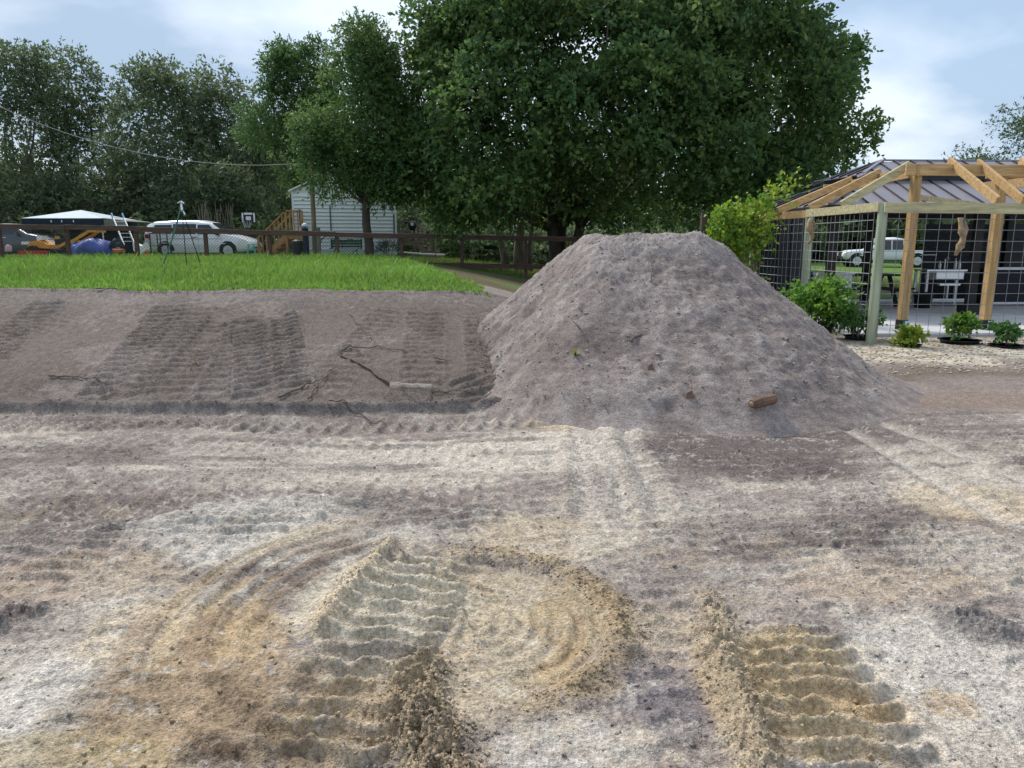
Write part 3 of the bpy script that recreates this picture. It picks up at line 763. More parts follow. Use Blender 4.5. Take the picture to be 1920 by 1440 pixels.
for i, (lb, u, Y, bl) in enumerate(far):
    bl = [(a0, b0 + 26, c0, d0, e0) for a0, b0, c0, d0, e0 in bl]
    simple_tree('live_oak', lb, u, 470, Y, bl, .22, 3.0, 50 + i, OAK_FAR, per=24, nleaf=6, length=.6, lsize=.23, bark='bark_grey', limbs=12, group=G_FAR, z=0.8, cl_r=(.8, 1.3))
# trees seen under and past the patio roof
G_R = 'trees beyond the patio'
for i, (lb, u, Y, bl) in enumerate([
    ('tall tree cut by the right edge of the picture', 1960, 60, [(1950, 260, 70, 70, 30), (1935, 220, 30, 50, 10), (1990, 360, 60, 60, 16)]),
    ('small round tree top just above the patio roof ridge', 1830, 66, [(1830, 320, 60, 26, 20), (1830, 380, 60, 40, 14)]),
    ('tree seen through the wire fence above the white pickup', 1610, 66, [(1600, 430, 70, 34, 24), (1680, 420, 60, 36, 20)]),
    ('tree seen under the patio roof behind the black kitchen wall', 1780, 62, [(1760, 420, 70, 40, 24), (1870, 420, 80, 40, 24)]),
    ('tree between the big oak and the patio roof', 1500, 58, [(1490, 380, 70, 60, 26), (1420, 360, 70, 60, 24), (1340, 380, 70, 60, 20)]),
]):
    simple_tree('broadleaf_tree', lb, u, 490, Y, bl, .2, 3.0, 80 + i, OAK_FAR, per=20, nleaf=6, length=.7, lsize=.26, bark='bark_grey', limbs=9, group=G_R, z=0.0, cl_r=(.8, 1.4))
# bare stems under the big oak
for lb, pts, rr in [
    ('pale leaning trunk right of the hanging swing', [(950, 512), (943, 470), (930, 420), (915, 370)], .13),
    ('straight grey trunk behind the last fence post', [(972, 510), (973, 460), (976, 420), (985, 330)], .20),
    ('thin dark trunk close to the left flank of the soil pile', [(995, 510), (993, 460), (1000, 400), (1010, 340)], .10)]:
    q = [P(u, v, 31) for u, v in pts]; q[0].z = bh(q[0].x, 31) - .1
    root = empty('bare_tree', tuple(q[0]), 0, lb, 'tree', 'stems under the big oak')
    MB().tube([p - q[0] for p in q], [rr * 1.25, rr, rr * .85, rr * .6], 9).build('trunk', 'bark_grey', root, smooth=True)
# the mass of undergrowth and woods far behind: reads as one
r_ = np.random.default_rng(9)
pts = []
for _ in range(950):
    x = -75 + 150 * r_.random(); y = 62 + 10 * r_.random(); h = 5.5 + 3 * math.sin(x * .21) + 2 * math.sin(x * .53 + 1)
    if x > 12: h = 3.4 + .8 * math.sin(x * .4)
    pts.append((x, y, .6 + h * r_.random() ** .8))
pts = np.array(pts)
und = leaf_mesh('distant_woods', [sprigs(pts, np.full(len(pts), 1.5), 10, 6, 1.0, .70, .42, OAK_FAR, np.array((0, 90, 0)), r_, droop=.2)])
tag(link_mesh('distant_woods', und, 'leaf'), 'mass of dark undergrowth and woods closing off the far yard', 'woods', kind='stuff')
# low brush at the foot of the woods
pts = []
for _ in range(420):
    x = -34 + 38 * r_.random(); y = 38.5 + 3 * r_.random(); pts.append((x, y, .9 + 1.7 * r_.random() ** 1.5 * (0.5 + .5 * math.sin(x * 1.1) ** 2)))
for _ in range(260):
    x = -4 + 14 * r_.random(); y = 40 + 6 * r_.random(); pts.append((x, y, .5 + 1.4 * r_.random()))
pts = np.array(pts)
br = leaf_mesh('brush', [sprigs(pts, np.full(len(pts), .75), 11, 6, .5, .23, .28, OAK_FAR + [(.09, .15, .04)], np.array((0, 60, 0)), r_, droop=.15)])
tag(link_mesh('brush', br, 'leaf'), 'low tangled brush along the foot of the woods', 'brush', kind='stuff')
# pale dry stalks behind the minivan
mb = MB()
for _ in range(46):
    u = 375 + 70 * r_.random(); p = P(u, 470, 38 + 1.5 * r_.random()); p.z = .8; a = r_.normal(size=2) * .25
    h = 1.6 + 1.3 * r_.random(); mb.tube([p, p + Vector((a[0] * .4, a[1] * .4, h * .6)), p + Vector((a[0], a[1], h))], [.03, .022, .012], 4)
mat('dry_stalk', (.17, .15, .115), .9, noise=.3)
tag(mb.build('dry_stalks', 'dry_stalk'), 'pale dry stalks standing in front of the woods behind the minivan', 'dry stalks', kind='stuff')

# ------------------------------------------------------------------ lawn on the bank
r_ = np.random.default_rng(77)
n = 125000
gx = -17 + 18.5 * r_.random(n); gy = 9.7 + 15.8 * r_.random(n) ** 1.55
edge_ = fbm(gx, gy * 0 + 3, 0.9, 4, 703)
lim_y = 10.08 + 0.22 * (edge_ - .5) * 2 + .10 * np.sin(gx * .7)
rx_lim = -0.25 - .22 * (gy - 10.3) + .5 * (fbm(gy, gx * 0, .8, 2, 705) - .5)
keep = (gy > lim_y) & (gx < rx_lim) & (gx > -0.86 * gy - 2.5)
edge_n = fbm(gx, gy, 1.4, 3, 707)
keep &= (r_.random(n) < .35 + 1.1 * edge_n)
gx, gy = gx[keep], gy[keep]; gz = base_h(gx, gy); n = len(gx)
hgt = (.06 + .13 * r_.random(n) ** 1.4) * (.55 + .9 * fbm(gx, gy, .8, 3, 711)) * (.35 + .65 * sst(10.0, 12.5, gy)) * (1 + .25 * sst(16, 24, gy))
hgt *= 1 - .5 * sst(-1.2, 0, gx + .22 * (gy - 10.3))
hgt = np.where(r_.random(n) < .03, hgt * 1.6, hgt)
lean = r_.normal(size=(n, 2)) * .38
wid = (.006 + .006 * r_.random(n)) * (1 + (gy - 10) * .07)
a = r_.random(n) * math.pi; sx, sy = np.cos(a) * wid, np.sin(a) * wid
v = np.empty((n, 5, 3), np.float32)
v[:, 0] = np.stack([gx - sx, gy - sy, gz - .01], -1); v[:, 1] = np.stack([gx + sx, gy + sy, gz - .01], -1)
mxp = np.stack([gx + lean[:, 0] * hgt * .4, gy + lean[:, 1] * hgt * .4, gz + hgt * .62], -1)
s2 = np.stack([sx, sy, sx * 0], -1) * .8
v[:, 2] = mxp + s2; v[:, 3] = mxp - s2
v[:, 4] = np.stack([gx + lean[:, 0] * hgt * 1.15, gy + lean[:, 1] * hgt * 1.15, gz + hgt], -1)
i0 = np.arange(n)[:, None] * 5
gc = np.array([(.20, .36, .055), (.15, .29, .045), (.24, .38, .07), (.30, .36, .12)])[r_.choice(4, n, p=[.45, .3, .18, .07])] * (.8 + .4 * r_.random((n, 1)))
tone = fbm(gx, gy, .7, 3, 713)[:, None]; gc = gc * (.75 + .5 * tone)
gme = np_mesh('grass', v.reshape(-1, 3), quads=i0 + np.array([[0, 1, 2, 3]]), tris=i0 + np.array([[3, 2, 4]]), attr=('leaf', np.repeat(gc, 5, 0)), smooth=False)
tag(link_mesh('grass', gme, 'grass'), 'bright green uncut grass along the top of the dirt bank', 'grass', kind='stuff')
# thin grass on the yard beyond the fence
n = 26000
gx = -24 + 40 * r_.random(n); gy = 26 + 16 * r_.random(n); gz = base_h(gx, gy); h = .08 + .16 * r_.random(n) + .25 * sst(33, 40, gy) * r_.random(n)
v = np.empty((n, 3, 3), np.float32); wv = .022 + .02 * r_.random(n)
v[:, 0] = np.stack([gx - wv, gy, gz], -1); v[:, 1] = np.stack([gx + wv, gy, gz], -1); v[:, 2] = np.stack([gx + r_.normal(size=n) * .06, gy, gz + h], -1)
gc = np.array([(.13, .24, .04), (.19, .27, .06), (.22, .22, .09)])[r_.integers(0, 3, n)] * (.7 + .5 * r_.random((n, 1)))
gme = np_mesh('yard_grass', v.reshape(-1, 3), tris=np.arange(n * 3).reshape(n, 3), attr=('leaf', np.repeat(gc, 3, 0)), smooth=False)
tag(link_mesh('yard_grass', gme, 'grass'), 'thin lawn of the yard beyond the brown fence', 'grass', kind='stuff')

# ------------------------------------------------------------------ more materials
mat('pine', (.42, .27, .12), .75, orand=.16, noise=.34, nscale=4, bump=.15, bscale=30, stretch=(6, 6, .6))
mat('pine_flat', (.45, .29, .135), .75, orand=.18, noise=.34, nscale=4, bump=.15, bscale=30, stretch=(.6, 6, 6))
mat('treated', (.43, .385, .225), .8, orand=.12, noise=.35, nscale=3, bump=.15, bscale=30, stretch=(.8, 6, 6))
mat('treated_round', (.33, .37, .26), .85, noise=.3, nscale=2.5, bump=.3, bscale=25, stretch=(5, 5, .5))
mat('wire', (.27, .28, .29), .5, .6)
mat('concrete', (.50, .50, .51), .85, noise=.10, nscale=2.5, bump=.1, bscale=60)
mat('roof_metal', (.26, .24, .265), .38, .3, noise=.10, nscale=2)
mat('roof_seam', (.035, .035, .04), .5, .3)
mat('black_wall', (.012, .014, .02), .6, noise=.2)
mat('black_wood', (.022, .020, .019), .7, noise=.3, nscale=10)
mat('black_plastic', (.016, .017, .018), .45)
mat('steel', (.62, .63, .65), .3, .9)
mat('white_alu', (.72, .73, .75), .4, .2)
mat('tag_blue', (.42, .62, .78), .6)
mat('driftwood', (.30, .215, .13), .9, noise=.4, nscale=9, bump=.7, bscale=22)
mat('grey_box', (.44, .46, .48), .7, noise=.08)
mat('potting', (.04, .03, .022), 1.0, noise=.3)

# ------------------------------------------------------------------ patio slab (flush concrete, structure)
SLAB = .08
mb = MB(); a_ = G0(1640, 634); 
mb.prism([(5.95, 12.55, -.1), (24, 13.0, -.1), (24, 20.4, -.1), (5.7, 20.2, -.1)], (0, 0, SLAB + .1))
tag(mb.build('patio_pavement', 'concrete', bevel=.015), kind='structure')

# ------------------------------------------------------------------ timber pergola with its wire fence
perg = empty('pergola', (6, 12, 0), 0, 'unroofed timber pergola of yellow posts and sloping rafters on the patio', 'pergola')
PO = Vector((6, 12, 0))
def L_(p): return Vector(p) - PO
BEAM_Z = 2.13
Q = [(5.73, 11.72), (5.62, 14.3), (5.30, 16.5)]
def round_post(x, y, h, r=.075):
    MB().tube([L_((x, y, -.1)), L_((x, y, h * .5)), L_((x, y, h))], [r * 1.05, r, r * .95], 12).build('round_post', 'treated_round', perg, smooth=False)
for x, y in Q: round_post(x, y, BEAM_Z + .06)
round_post(9.75, 11.95, BEAM_Z + .06)
def beam(a, b, wd, ht, m='pine_flat', nm='beam'): return MB().beam(L_(a), L_(b), wd, ht).build(nm, m, perg, bevel=.004)
beam((5.22, 16.9, BEAM_Z), (5.60, 14.25, BEAM_Z), .045, .14); beam((5.56, 14.30, BEAM_Z + .01), (5.66, 11.70, BEAM_Z + .01), .045, .14, 'treated')
beam((5.70, 11.62, BEAM_Z), (9.9, 11.84, BEAM_Z - .03), .045, .16, 'treated')
SP = [(6.94, 13.13), (8.41, 13.13), (10.29, 16.7), (7.05, 16.55), (10.6, 13.2)]
for i, (x, y) in enumerate(SP):
    p = MB().box(L_((x, y, (SLAB + .17 + 2.86) / 2)), (.135, .135, 2.86 - SLAB - .17), rz=.06).build('square_post', 'pine', perg, bevel=.006)
    if i != 2: 
        MB().box(L_((x, y, SLAB + .085)), (.15, .15, .17), rz=.06).build('post_base', 'black_plastic', perg)
        MB().box(L_((x + .045, y - .081, SLAB + .085)), (.075, .006, .15), rz=.06).build('post_tag', 'tag_blue', perg)
    else: MB().box(L_((x, y, SLAB + .085)), (.15, .15, .17), rz=.06).build('post_base', 'black_plastic', perg)
UZ = 2.80
beam((7.02, 16.75, UZ - .05), (6.90, 13.0, UZ), .05, .19); beam((6.7, 13.04, UZ + .02), (8.9, 13.04, UZ + .0), .05, .19); beam((8.2, 13.235, UZ - .02), (11.0, 13.235, UZ + .03), .05, .19)
beam((6.8, 16.65, UZ - .05), (11.4, 16.80, UZ - .02), .05, .19); beam((10.55, 13.1, UZ), (10.35, 16.8, UZ), .05, .19)
beam((6.98, 13.2, UZ - .42), (10.4, 16.5, UZ - .42), .045, .09, 'treated', 'brace')
def rafter(a, b, m='pine_flat'): return MB().beam(L_(a), L_(b), .05, .14).build('rafter', m, perg, bevel=.004)
rafter((5.66, 13.05, BEAM_Z + .10), (6.92, 13.35, UZ + .13), 'treated')
rafter((5.55, 14.15, BEAM_Z + .10), (6.98, 14.5, UZ + .12)); rafter((5.38, 15.35, BEAM_Z + .10), (7.02, 15.8, UZ + .08))
rafter((7.47, 11.70, BEAM_Z + .10), (7.52, 13.22, UZ + .18)); rafter((7.88, 11.72, BEAM_Z + .10), (8.02, 13.22, UZ + .15)); rafter((8.62, 11.75, BEAM_Z + .10), (8.80, 13.30, UZ + .18))
rafter((9.5, 11.85, BEAM_Z + .10), (9.55, 13.3, UZ + .15)); rafter((9.3, 16.72, UZ - .1), (9.9, 18.0, BEAM_Z + .1)) if False else None
# welded wire panels, every wire a piece
def panel(name, a, b, z0, z1, dx, dz, label):
    a = Vector(a); b = Vector(b); L = (b - a).length; d = (b - a) / L
    root = empty(name, (a.x, a.y, 0), 0, label, 'wire fence', 'welded wire panels of the pergola')
    n = int(L / dx)
    hv = MB().tube([(0, 0, z0), (0, 0, z1)], .0042, 4).mesh('wire')
    for i in range(n + 1):
        o = link_mesh('wire', hv, 'wire', root); o.location = (d.x * i * dx, d.y * i * dx, random.uniform(-.03, .02)); o.rotation_euler = (random.gauss(0, .006), random.gauss(0, .006), 0)
    hm = MB().tube([(0, 0, 0), (L * .5, 0, -.008), (L, 0, 0)], .0042, 4).mesh('wire')
    z = z0 + .03; k = 0
    while z < z1:
        o = link_mesh('wire', hm, 'wire', root); o.location = (0, 0, z); o.rotation_euler = (0, random.gauss(0, .002), math.atan2(d.y, d.x)); z += dz
    return root
panel('wire_fence', (5.79, 11.66), (9.7, 11.88), .12, 2.08, .205, .165, 'grey welded wire panel along the front of the pergola, right of the corner post')
panel('wire_fence', (5.64, 11.80), (5.53, 14.25), .1, 2.07, .16, .165, 'grey welded wire panel on the side of the pergola, behind the green shrub')
panel('wire_fence', (5.53, 14.38), (5.22, 16.45), .1, 2.07, .16, .165, 'grey welded wire panel farthest back, between the vine and the second round post')
# driftwood hung from the beams
def drift(u, v, Y, label, ln):
    p = P(u, v, Y); root = empty('driftwood', tuple(p), 0, label, 'driftwood', 'driftwood hung on the pergola')
    r_ = np.random.default_rng(int(u)); pts = []; rs = []
    for i in range(9):
        t = i / 8; pts.append((.035 * math.sin(t * 6 + u) - .05 * t, .03 * math.cos(t * 4), -ln * t)); rs.append((.016 + .022 * math.sin(t * 3.0 + .2) + .02 * r_.random()) * (1 if i % 3 else 1.35))
    MB().tube(pts, rs, 7).build('stem', 'driftwood', root, smooth=True)
    MB().tube([(.01, 0, -ln * .1), (.055, 0, -ln * .3), (.02, .02, -ln * .52), (-.03, .02, -ln * .75)], [.022, .03, .024, .008], 7).build('strand', 'driftwood', root, smooth=True)
    MB().tube([(0, 0, 0), (0, 0, .12)], .004, 4).build('cord', 'wire', root)
drift(1524, 410, 13.6, 'twisted driftwood hanging between the second round post and a square post', .45)
drift(1808, 408, 11.72, 'twisted driftwood hanging from the front beam above the sink', .58)

# ------------------------------------------------------------------ the patio roof on dark posts
pav = empty('pavilion', (6.4, 15.4, SLAB), 0, 'open patio pavilion with brown standing-seam hip roof and black walls', 'pavilion')
VO = Vector((6.4, 15.4, SLAB))
EZ = 2.36; A = Vector((6.45, 15.4, EZ)); B = Vector((15.6, 15.6, EZ)); C = Vector((15.4, 20.4, EZ)); D = Vector((6.15, 20.1, EZ))
RA = Vector((8.55, 17.75, 3.30)); RB = Vector((13.3, 17.95, 3.30))
def lerp(a, b, t): return a + (b - a) * t
def roof_face(e0, e1, r0, r1, n, t0, t1, lift):
    """standing-seam panels between an eave and a ridge, from fraction t0 to t1 up the slope"""
    nor = (e1 - e0).cross((r0 + r1) / 2 - e0).normalized()
    ed = (e1 - e0); L = ed.length; ed = ed / L
    def up_lim(s):
        """how far up the slope the face reaches at distance s along the eave"""
        s0 = (r0 - e0).dot(ed); s1 = (r1 - e0).dot(ed)
        if s < s0: return s / max(s0, 1e-6)
        if s > s1: return (L - s) / max(L - s1, 1e-6)
        return 1.0
    mid = ((r0 - e0) - ed * (r0 - e0).dot(ed))           # up-slope vector
    for i in range(n):
        a, b = L * i / n, L * (i + 1) / n
        ua, ub = min(up_lim(a), t1), min(up_lim(b), t1)
        if max(ua, ub) <= t0: continue
        pts = [e0 + ed * a + mid * min(t0, ua), e0 + ed * b + mid * min(t0, ub), e0 + ed * b + mid * max(ub, t0), e0 + ed * a + mid * max(ua, t0)]
        pts = [p + nor * lift for p in pts]
        q = [pts[0]]
        for p in pts[1:]:
            if (p - q[-1]).length > .01 and (p - q[0]).length > .01: q.append(p)
        if len(q) < 3: continue
        MB().prism([p - VO for p in q], -nor * .02).build('roof_panel', 'roof_metal', pav)
        if ub > t0 + .02 and i < n - 1:
            MB().beam(pts[1] - VO + nor * .016, pts[1] + mid * (ub - t0) - VO + nor * .016, .022, .034, up=nor).build('roof_seam', 'roof_seam', pav)
for t0, t1, lift in ((0, .62, 0), (.62, 1, .15)):
    roof_face(A, B, RA, RB, 23, t0, t1, lift)
    roof_face(D, A, RA, RA, 12, t0, t1, lift)
    roof_face(C, D, RB, RA, 23, t0, t1, lift)
# black band under the raised upper roof, hips, fascia
def at_(e, r, t): return lerp(e, r, t)
for e0, r0, e1, r1 in ((A, RA, B, RB), (D, RA, A, RA)):
    MB().beam(at_(e0, r0, .62) + Vector((0, 0, .06)) - VO, at_(e1, r1, .62) + Vector((0, 0, .06)) - VO, .02, .17).build('vent_band', 'roof_seam', pav)
for e0, r0 in ((A, RA), (D, RA)):
    MB().beam(e0 - VO + Vector((0, 0, .02)), lerp(e0, r0, .62) - VO + Vector((0, 0, .02)), .09, .03).build('hip_cap', 'roof_metal', pav)
    MB().beam(lerp(e0, r0, .61) - VO + Vector((0, 0, .17)), r0 - VO + Vector((0, 0, .17)), .09, .03).build('hip_cap', 'roof_metal', pav)
MB().beam(RA - VO + Vector((0, 0, .17)), RB - VO + Vector((0, 0, .17)), .12, .03).build('ridge_cap', 'roof_metal', pav)
for e0, e1 in ((A, B), (D, A), (C, D)):
    MB().beam(e0 - VO + Vector((0, 0, -.085)), e1 - VO + Vector((0, 0, -.085)), .03, .14).build('fascia', 'black_wood', pav)
for x, y in ((9.85, 15.95), (9.15, 19.3), (6.75, 15.85), (6.5, 19.6), (13.2, 16.0), (12.9, 19.6)):
    MB().box(Vector((x, y, (SLAB + EZ - .15) / 2 + .05)) - VO, (.16, .16, EZ - SLAB - .12)).build('post', 'black_wood', pav)
    if (x, y) == (9.85, 15.95): MB().box(Vector((x, y, SLAB + .10)) - VO, (.34, .34, .2)).build('post_foot', 'black_plastic', pav)
# black side wall in boards and the black back wall of the kitchen
for i in range(9):
    y0 = 16.1 + i * .36
    MB().box(Vector((6.42 - .02 * i, y0 + .17, 1.18)) - VO, (.03, .35, 2.1)).build('wall_board', 'black_wall', pav)
for i in range(6):
    MB().box(Vector((12.9, 19.9, .98 + i * .2)) - VO, (4.0, .04, .19)).build('wall_board', 'black_wall', pav)
MB().box(Vector((12.9, 19.93, .50)) - VO, (4.0, .03, .78)).build('wall_panel', 'black_wall', pav)

# kitchen things under the roof
def thing_box(name, label, cat, c): return empty(name, c, 0, label, cat)
k = thing_box('counter', 'pale grey block counter at the left end of the patio', 'counter', (6.95, 16.4, SLAB))
MB().box((0, 0, .42), (.84, .5, .84)).build('body', 'grey_box', k, bevel=.01); MB().box((0, 0, .865), (.92, .56, .05)).build('top', 'grey_box', k, bevel=.008)
k = thing_box('sink_table', 'stainless steel sink on a white legged frame before the black wall', 'sink', (10.55, 18.3, SLAB))
MB().box((0, 0, .86), (1.1, .6, .04)).build('top', 'steel', k); MB().box((.05, 0, .74), (.7, .5, .22)).build('basin', 'steel', k, bevel=.03)
for sx in (-1, 1):
    for sy in (-1, 1): MB().box((sx * .51, sy * .26, .42), (.05, .05, .84)).build('leg', 'white_alu', k)
MB().box((0, -.26, .16), (1.0, .05, .04)).build('shelf_rail', 'white_alu', k); MB().box((0, 0, .12), (1.0, .5, .02)).build('shelf', 'steel', k)
MB().box((.10, -.15, .52), (.5, .1, .05)).build('bracket', 'steel', k); MB().tube([(.1, -.1, .5), (.1, -.1, .14)], .03, 8).build('drain_pipe', 'steel', k)
MB().tube([(.15, .2, .88), (.15, .2, 1.12), (.15, .12, 1.18), (.15, .02, 1.12)], .014, 8).build('tap', 'steel', k)
for i, (dx, h) in enumerate(((-.06, .20), (.32, .26), (.42, .22))):
    b = empty('bottle', (10.55 + dx, 18.35, SLAB + .88), 0, ('short clear bottle left of the tap on the sink', 'tall clear bottle right of the tap on the sink', 'middle sized bottle at the right end of the sink')[i], 'bottle', 'bottles on the sink')
    MB().lathe([(.03, 0), (.034, .02), (.034, h * .6), (.013, h * .78), (.013, h * .92)], n=10).build('body', 'white_alu', b, smooth=True)
    MB().lathe([(.016, h * .92), (.016, h)], n=8).build('cap', 'tag_blue', b)
k = thing_box('display_fridge', 'white framed black glass cabinet at the right end of the kitchen', 'cabinet', (12.35, 18.2, SLAB))
MB().box((0, .3, .45), (1.3, .5, .86)).build('body', 'black_wall', k)
for sx in (-1, 1): MB().box((sx * .62, .02, .45), (.07, .05, .9)).build('door_frame', 'white_alu', k)
MB().box((0, .02, .90), (1.3, .05, .06)).build('door_frame', 'white_alu', k); MB().box((0, .02, .06), (1.17, .05, .05)).build('door_frame', 'white_alu', k)
k = thing_box('planter', 'round dark planter bin beside the sink on the patio', 'planter', (9.75, 17.6, SLAB))
MB().lathe([(.17, 0), (.22, .32), (.24, .36), (.21, .36), (.2, .3)], n=18).build('tub', 'black_plastic', k, smooth=True)
MB().lathe([(.2, .30), (.02, .32)], n=14).build('soil', 'potting', k)
k = thing_box('picnic_table', 'black picnic table with benches at the back of the patio', 'picnic table', (8.6, 18.4, SLAB)); k.rotation_euler.z = .1
for i in range(5): MB().box((0, -.32 + i * .16, .74), (1.8, .145, .04)).build('top_board', 'black_wood', k)
for sy in (-1, 1):
    for j in range(2): MB().box((0, sy * (.62 + j * .15), .44), (1.8, .135, .04)).build('bench_board', 'black_wood', k)
for sx in (-1, 1):
    for sy in (-1, 1): MB().beam((sx * .65, sy * .15, .72), (sx * .65, sy * .55, 0), .05, .09, up=(1, 0, 0)).build('leg', 'black_wood', k)
    MB().box((sx * .65, 0, .40), (.05, 1.4, .08)).build('crossbar', 'black_wood', k)

# ------------------------------------------------------------------ plants round the pergola
def plant(name, label, x, y, z, pot_r, pot_h, h, wd, n, lsize, cols, seed, clump=.14, wid=.34, droop=.35, pot=True, cat='plant', stems=5, low=.25):
    r_ = np.random.default_rng(seed)
    root = empty(name, (x, y, z), 0, label, cat)
    if pot:
        MB().lathe([(pot_r * .82, 0), (pot_r, pot_h), (pot_r * 1.06, pot_h), (pot_r * 1.06, pot_h * .86), (pot_r * .92, pot_h * .9)], n=20).build('pot', 'black_plastic', root, smooth=False)
        MB().lathe([(pot_r * .93, pot_h * .8), (pot_r * .93, pot_h * .9)], n=14).build('soil', 'potting', root)
    z0 = pot_h if pot else 0
    cl = []
    for _ in range(n):
        d = r_.normal(size=3); d /= np.linalg.norm(d); f = r_.random() ** .5
        cl.append((d[0] * wd / 2 * f, d[1] * wd / 2 * f, z0 + h * (low + (1 - low) * (.5 + .5 * d[2] * f))))
    cl = np.array(cl)
    mb = MB()
    for i in range(stems):
        t = cl[r_.integers(0, n)]; mb.tube([(0, 0, z0 * .8), (t[0] * .4, t[1] * .4, (z0 + t[2]) / 2), tuple(t)], [.012, .009, .004], 5)
    mb.build('stem', 'bark_grey', root)
    link_mesh('foliage', leaf_mesh('foliage', [sprigs(cl, np.full(n, clump), 9, 6, clump * 1.3, lsize, wid, cols, np.array((0, 0, z0 + h * .3)), r_, droop=droop)]), 'leaf', root)
    return root
FRESH = [(.13, .27, .035), (.10, .23, .04), (.17, .31, .04)]; LIME = [(.26, .36, .03), (.20, .32, .03), (.32, .38, .05)]; DEEP = [(.07, .17, .04), (.09, .2, .05)]
p = G0(1560, 628); plant('potted_shrub', 'bushy bright green shrub in a black pot at the right foot of the pile', 5.20, 12.45, 0, .22, .26, .62, .86, 62, .075, FRESH, 1, clump=.16, cat='shrub')
plant('potted_plant', 'sparse drooping plant behind the corner post of the pergola', 5.75, 12.25, 0, .20, .08, .42, .75, 13, .085, DEEP, 2, clump=.10, droop=.6)
p = G0(1706, 652); plant('potted_plant', 'low bright lime green plant between the corner post and the driftwood', p.x, p.y, 0, .16, .06, .20, .28, 12, .065, LIME, 3, clump=.08, low=.1)
p = G0(1798, 645); plant('potted_plant', 'upright green plant in a wide black dish under the driftwood', p.x, p.y, 0, .30, .08, .40, .28, 13, .075, FRESH, 4, clump=.08)
p = G0(1886, 652); plant('potted_plant', 'dark leaved plant at the right end of the row of pots', p.x, p.y, 0, .24, .05, .34, .30, 10, .080, DEEP, 5, clump=.08, droop=.5)
p = G0(1640, 655); 
# lime vine over its own stakes
root = empty('vine', tuple(P(1385, 470, 15.2)[:2]) + (bh(P(1385, 470, 15.2).x, 15.2),), 0, 'bright lime green vine sprawling on stakes between the pile and the pergola', 'vine')
vo = np.array(root.location); r_ = np.random.default_rng(15); cl = []
for _ in range(64):
    u = 1338 + 96 * r_.random(); hi = 372 + 40 * abs(math.sin(u * .09)) + (1430 - u) * .2; v = hi + (470 - hi) * r_.random() ** 1.5
    cl.append(np.array(P(u, v, 15.2 + .8 * (r_.random() - .5))) - vo)
for u, v in ((1395, 500), (1405, 520), (1400, 540), (1450, 365), (1470, 352), (1480, 345), (1380, 490)): cl.append(np.array(P(u, v, 15.2)) - vo)
cl = np.array(cl)
link_mesh('foliage', leaf_mesh('foliage', [sprigs(cl, np.full(len(cl), .10), 11, 5, .30, .085, .40, LIME + FRESH[:1] + [(.2, .34, .035)], np.array((0, 0, 1.)), r_, droop=.35)]), 'leaf', root)
mb = MB()
for c_ in cl[::5]: mb.tube([(c_[0] * .5, c_[1], 0), (c_[0] * .8, c_[1], c_[2] * .5), tuple(c_)], [.015, .012, .006], 5)
mb.build('stem', 'bark_grey', root)
for u in (1318, 1420):
    q = P(u, 450, 15.4); q.z = bh(q.x, 15.4); s = empty('stake', tuple(q), 0, 'brown wooden stake sticking up behind the top of the pile' if u == 1318 else 'brown wooden stake inside the lime vine', 'stake')
    MB().box((0, 0, 1.05), (.11, .11, 2.3 if u == 1318 else 1.9)).build('post', 'bark', s)
# shell gravel lying loose in front of the patio
def lump_arrays(x, y, z, s, r_, sq=.7):
    """small irregular stones or clods: 8 vertices each"""
    n = len(x); t = (1 + 5 ** .5) / 2
    o = np.array([(1, 0, 0), (-1, 0, 0), (0, 1, 0), (0, -1, 0), (0, 0, 1), (0, 0, -1)], float)
    f = np.array([(0, 2, 4), (2, 1, 4), (1, 3, 4), (3, 0, 4), (2, 0, 5), (1, 2, 5), (3, 1, 5), (0, 3, 5)])
    vs = np.concatenate([o, [(.6, .6, .55), (-.6, -.55, .6)]]); fs = np.array([(0, 2, 6), (2, 4, 6), (4, 0, 6), (2, 1, 4), (1, 3, 7), (3, 4, 7), (4, 1, 7), (3, 0, 4), (2, 0, 5), (1, 2, 5), (3, 1, 5), (0, 3, 5)])
    V = np.array(vs); F_ = np.array(fs); m = len(V)
    jit = 1 + .95 * (r_.random((n, m)) - .5)
    a = r_.random(n) * 2 * math.pi; ca, sa = np.cos(a), np.sin(a)
    el = np.stack([.8 + .5 * r_.random(n), .7 + .4 * r_.random(n), sq * (.7 + .5 * r_.random(n))], -1)
    p = V[None] * jit[..., None] * el[:, None, :] * s[:, None, None]
    q = np.stack([p[..., 0] * ca[:, None] - p[..., 1] * sa[:, None], p[..., 0] * sa[:, None] + p[..., 1] * ca[:, None], p[..., 2]], -1)
    q += np.stack([x, y, z], -1)[:, None, :]
    return q.reshape(-1, 3), (F_[None] + (np.arange(n) * m)[:, None, None]).reshape(-1, 3), m
r_ = np.random.default_rng(31)
n = 2600; x = 4.2 + 6.5 * r_.random(n); y = 9.0 + 3.5 * r_.random(n); z, _, _ = terrain(x, y); s = .010 + .016 * r_.random(n)
v, f, m = lump_arrays(x, y, z + s * .2, s, r_, .5)
col = np.array([(.58, .52, .43), (.48, .40, .30), (.62, .58, .50), (.36, .29, .2)])[r_.integers(0, 4, n)]
tag(link_mesh('shell_gravel', np_mesh('shell_gravel', v, tris=f, attr=('soil', np.repeat(col, m, 0)), smooth=False), 'soil'), 'pale shell gravel lying loose in front of the patio', 'gravel', kind='stuff')

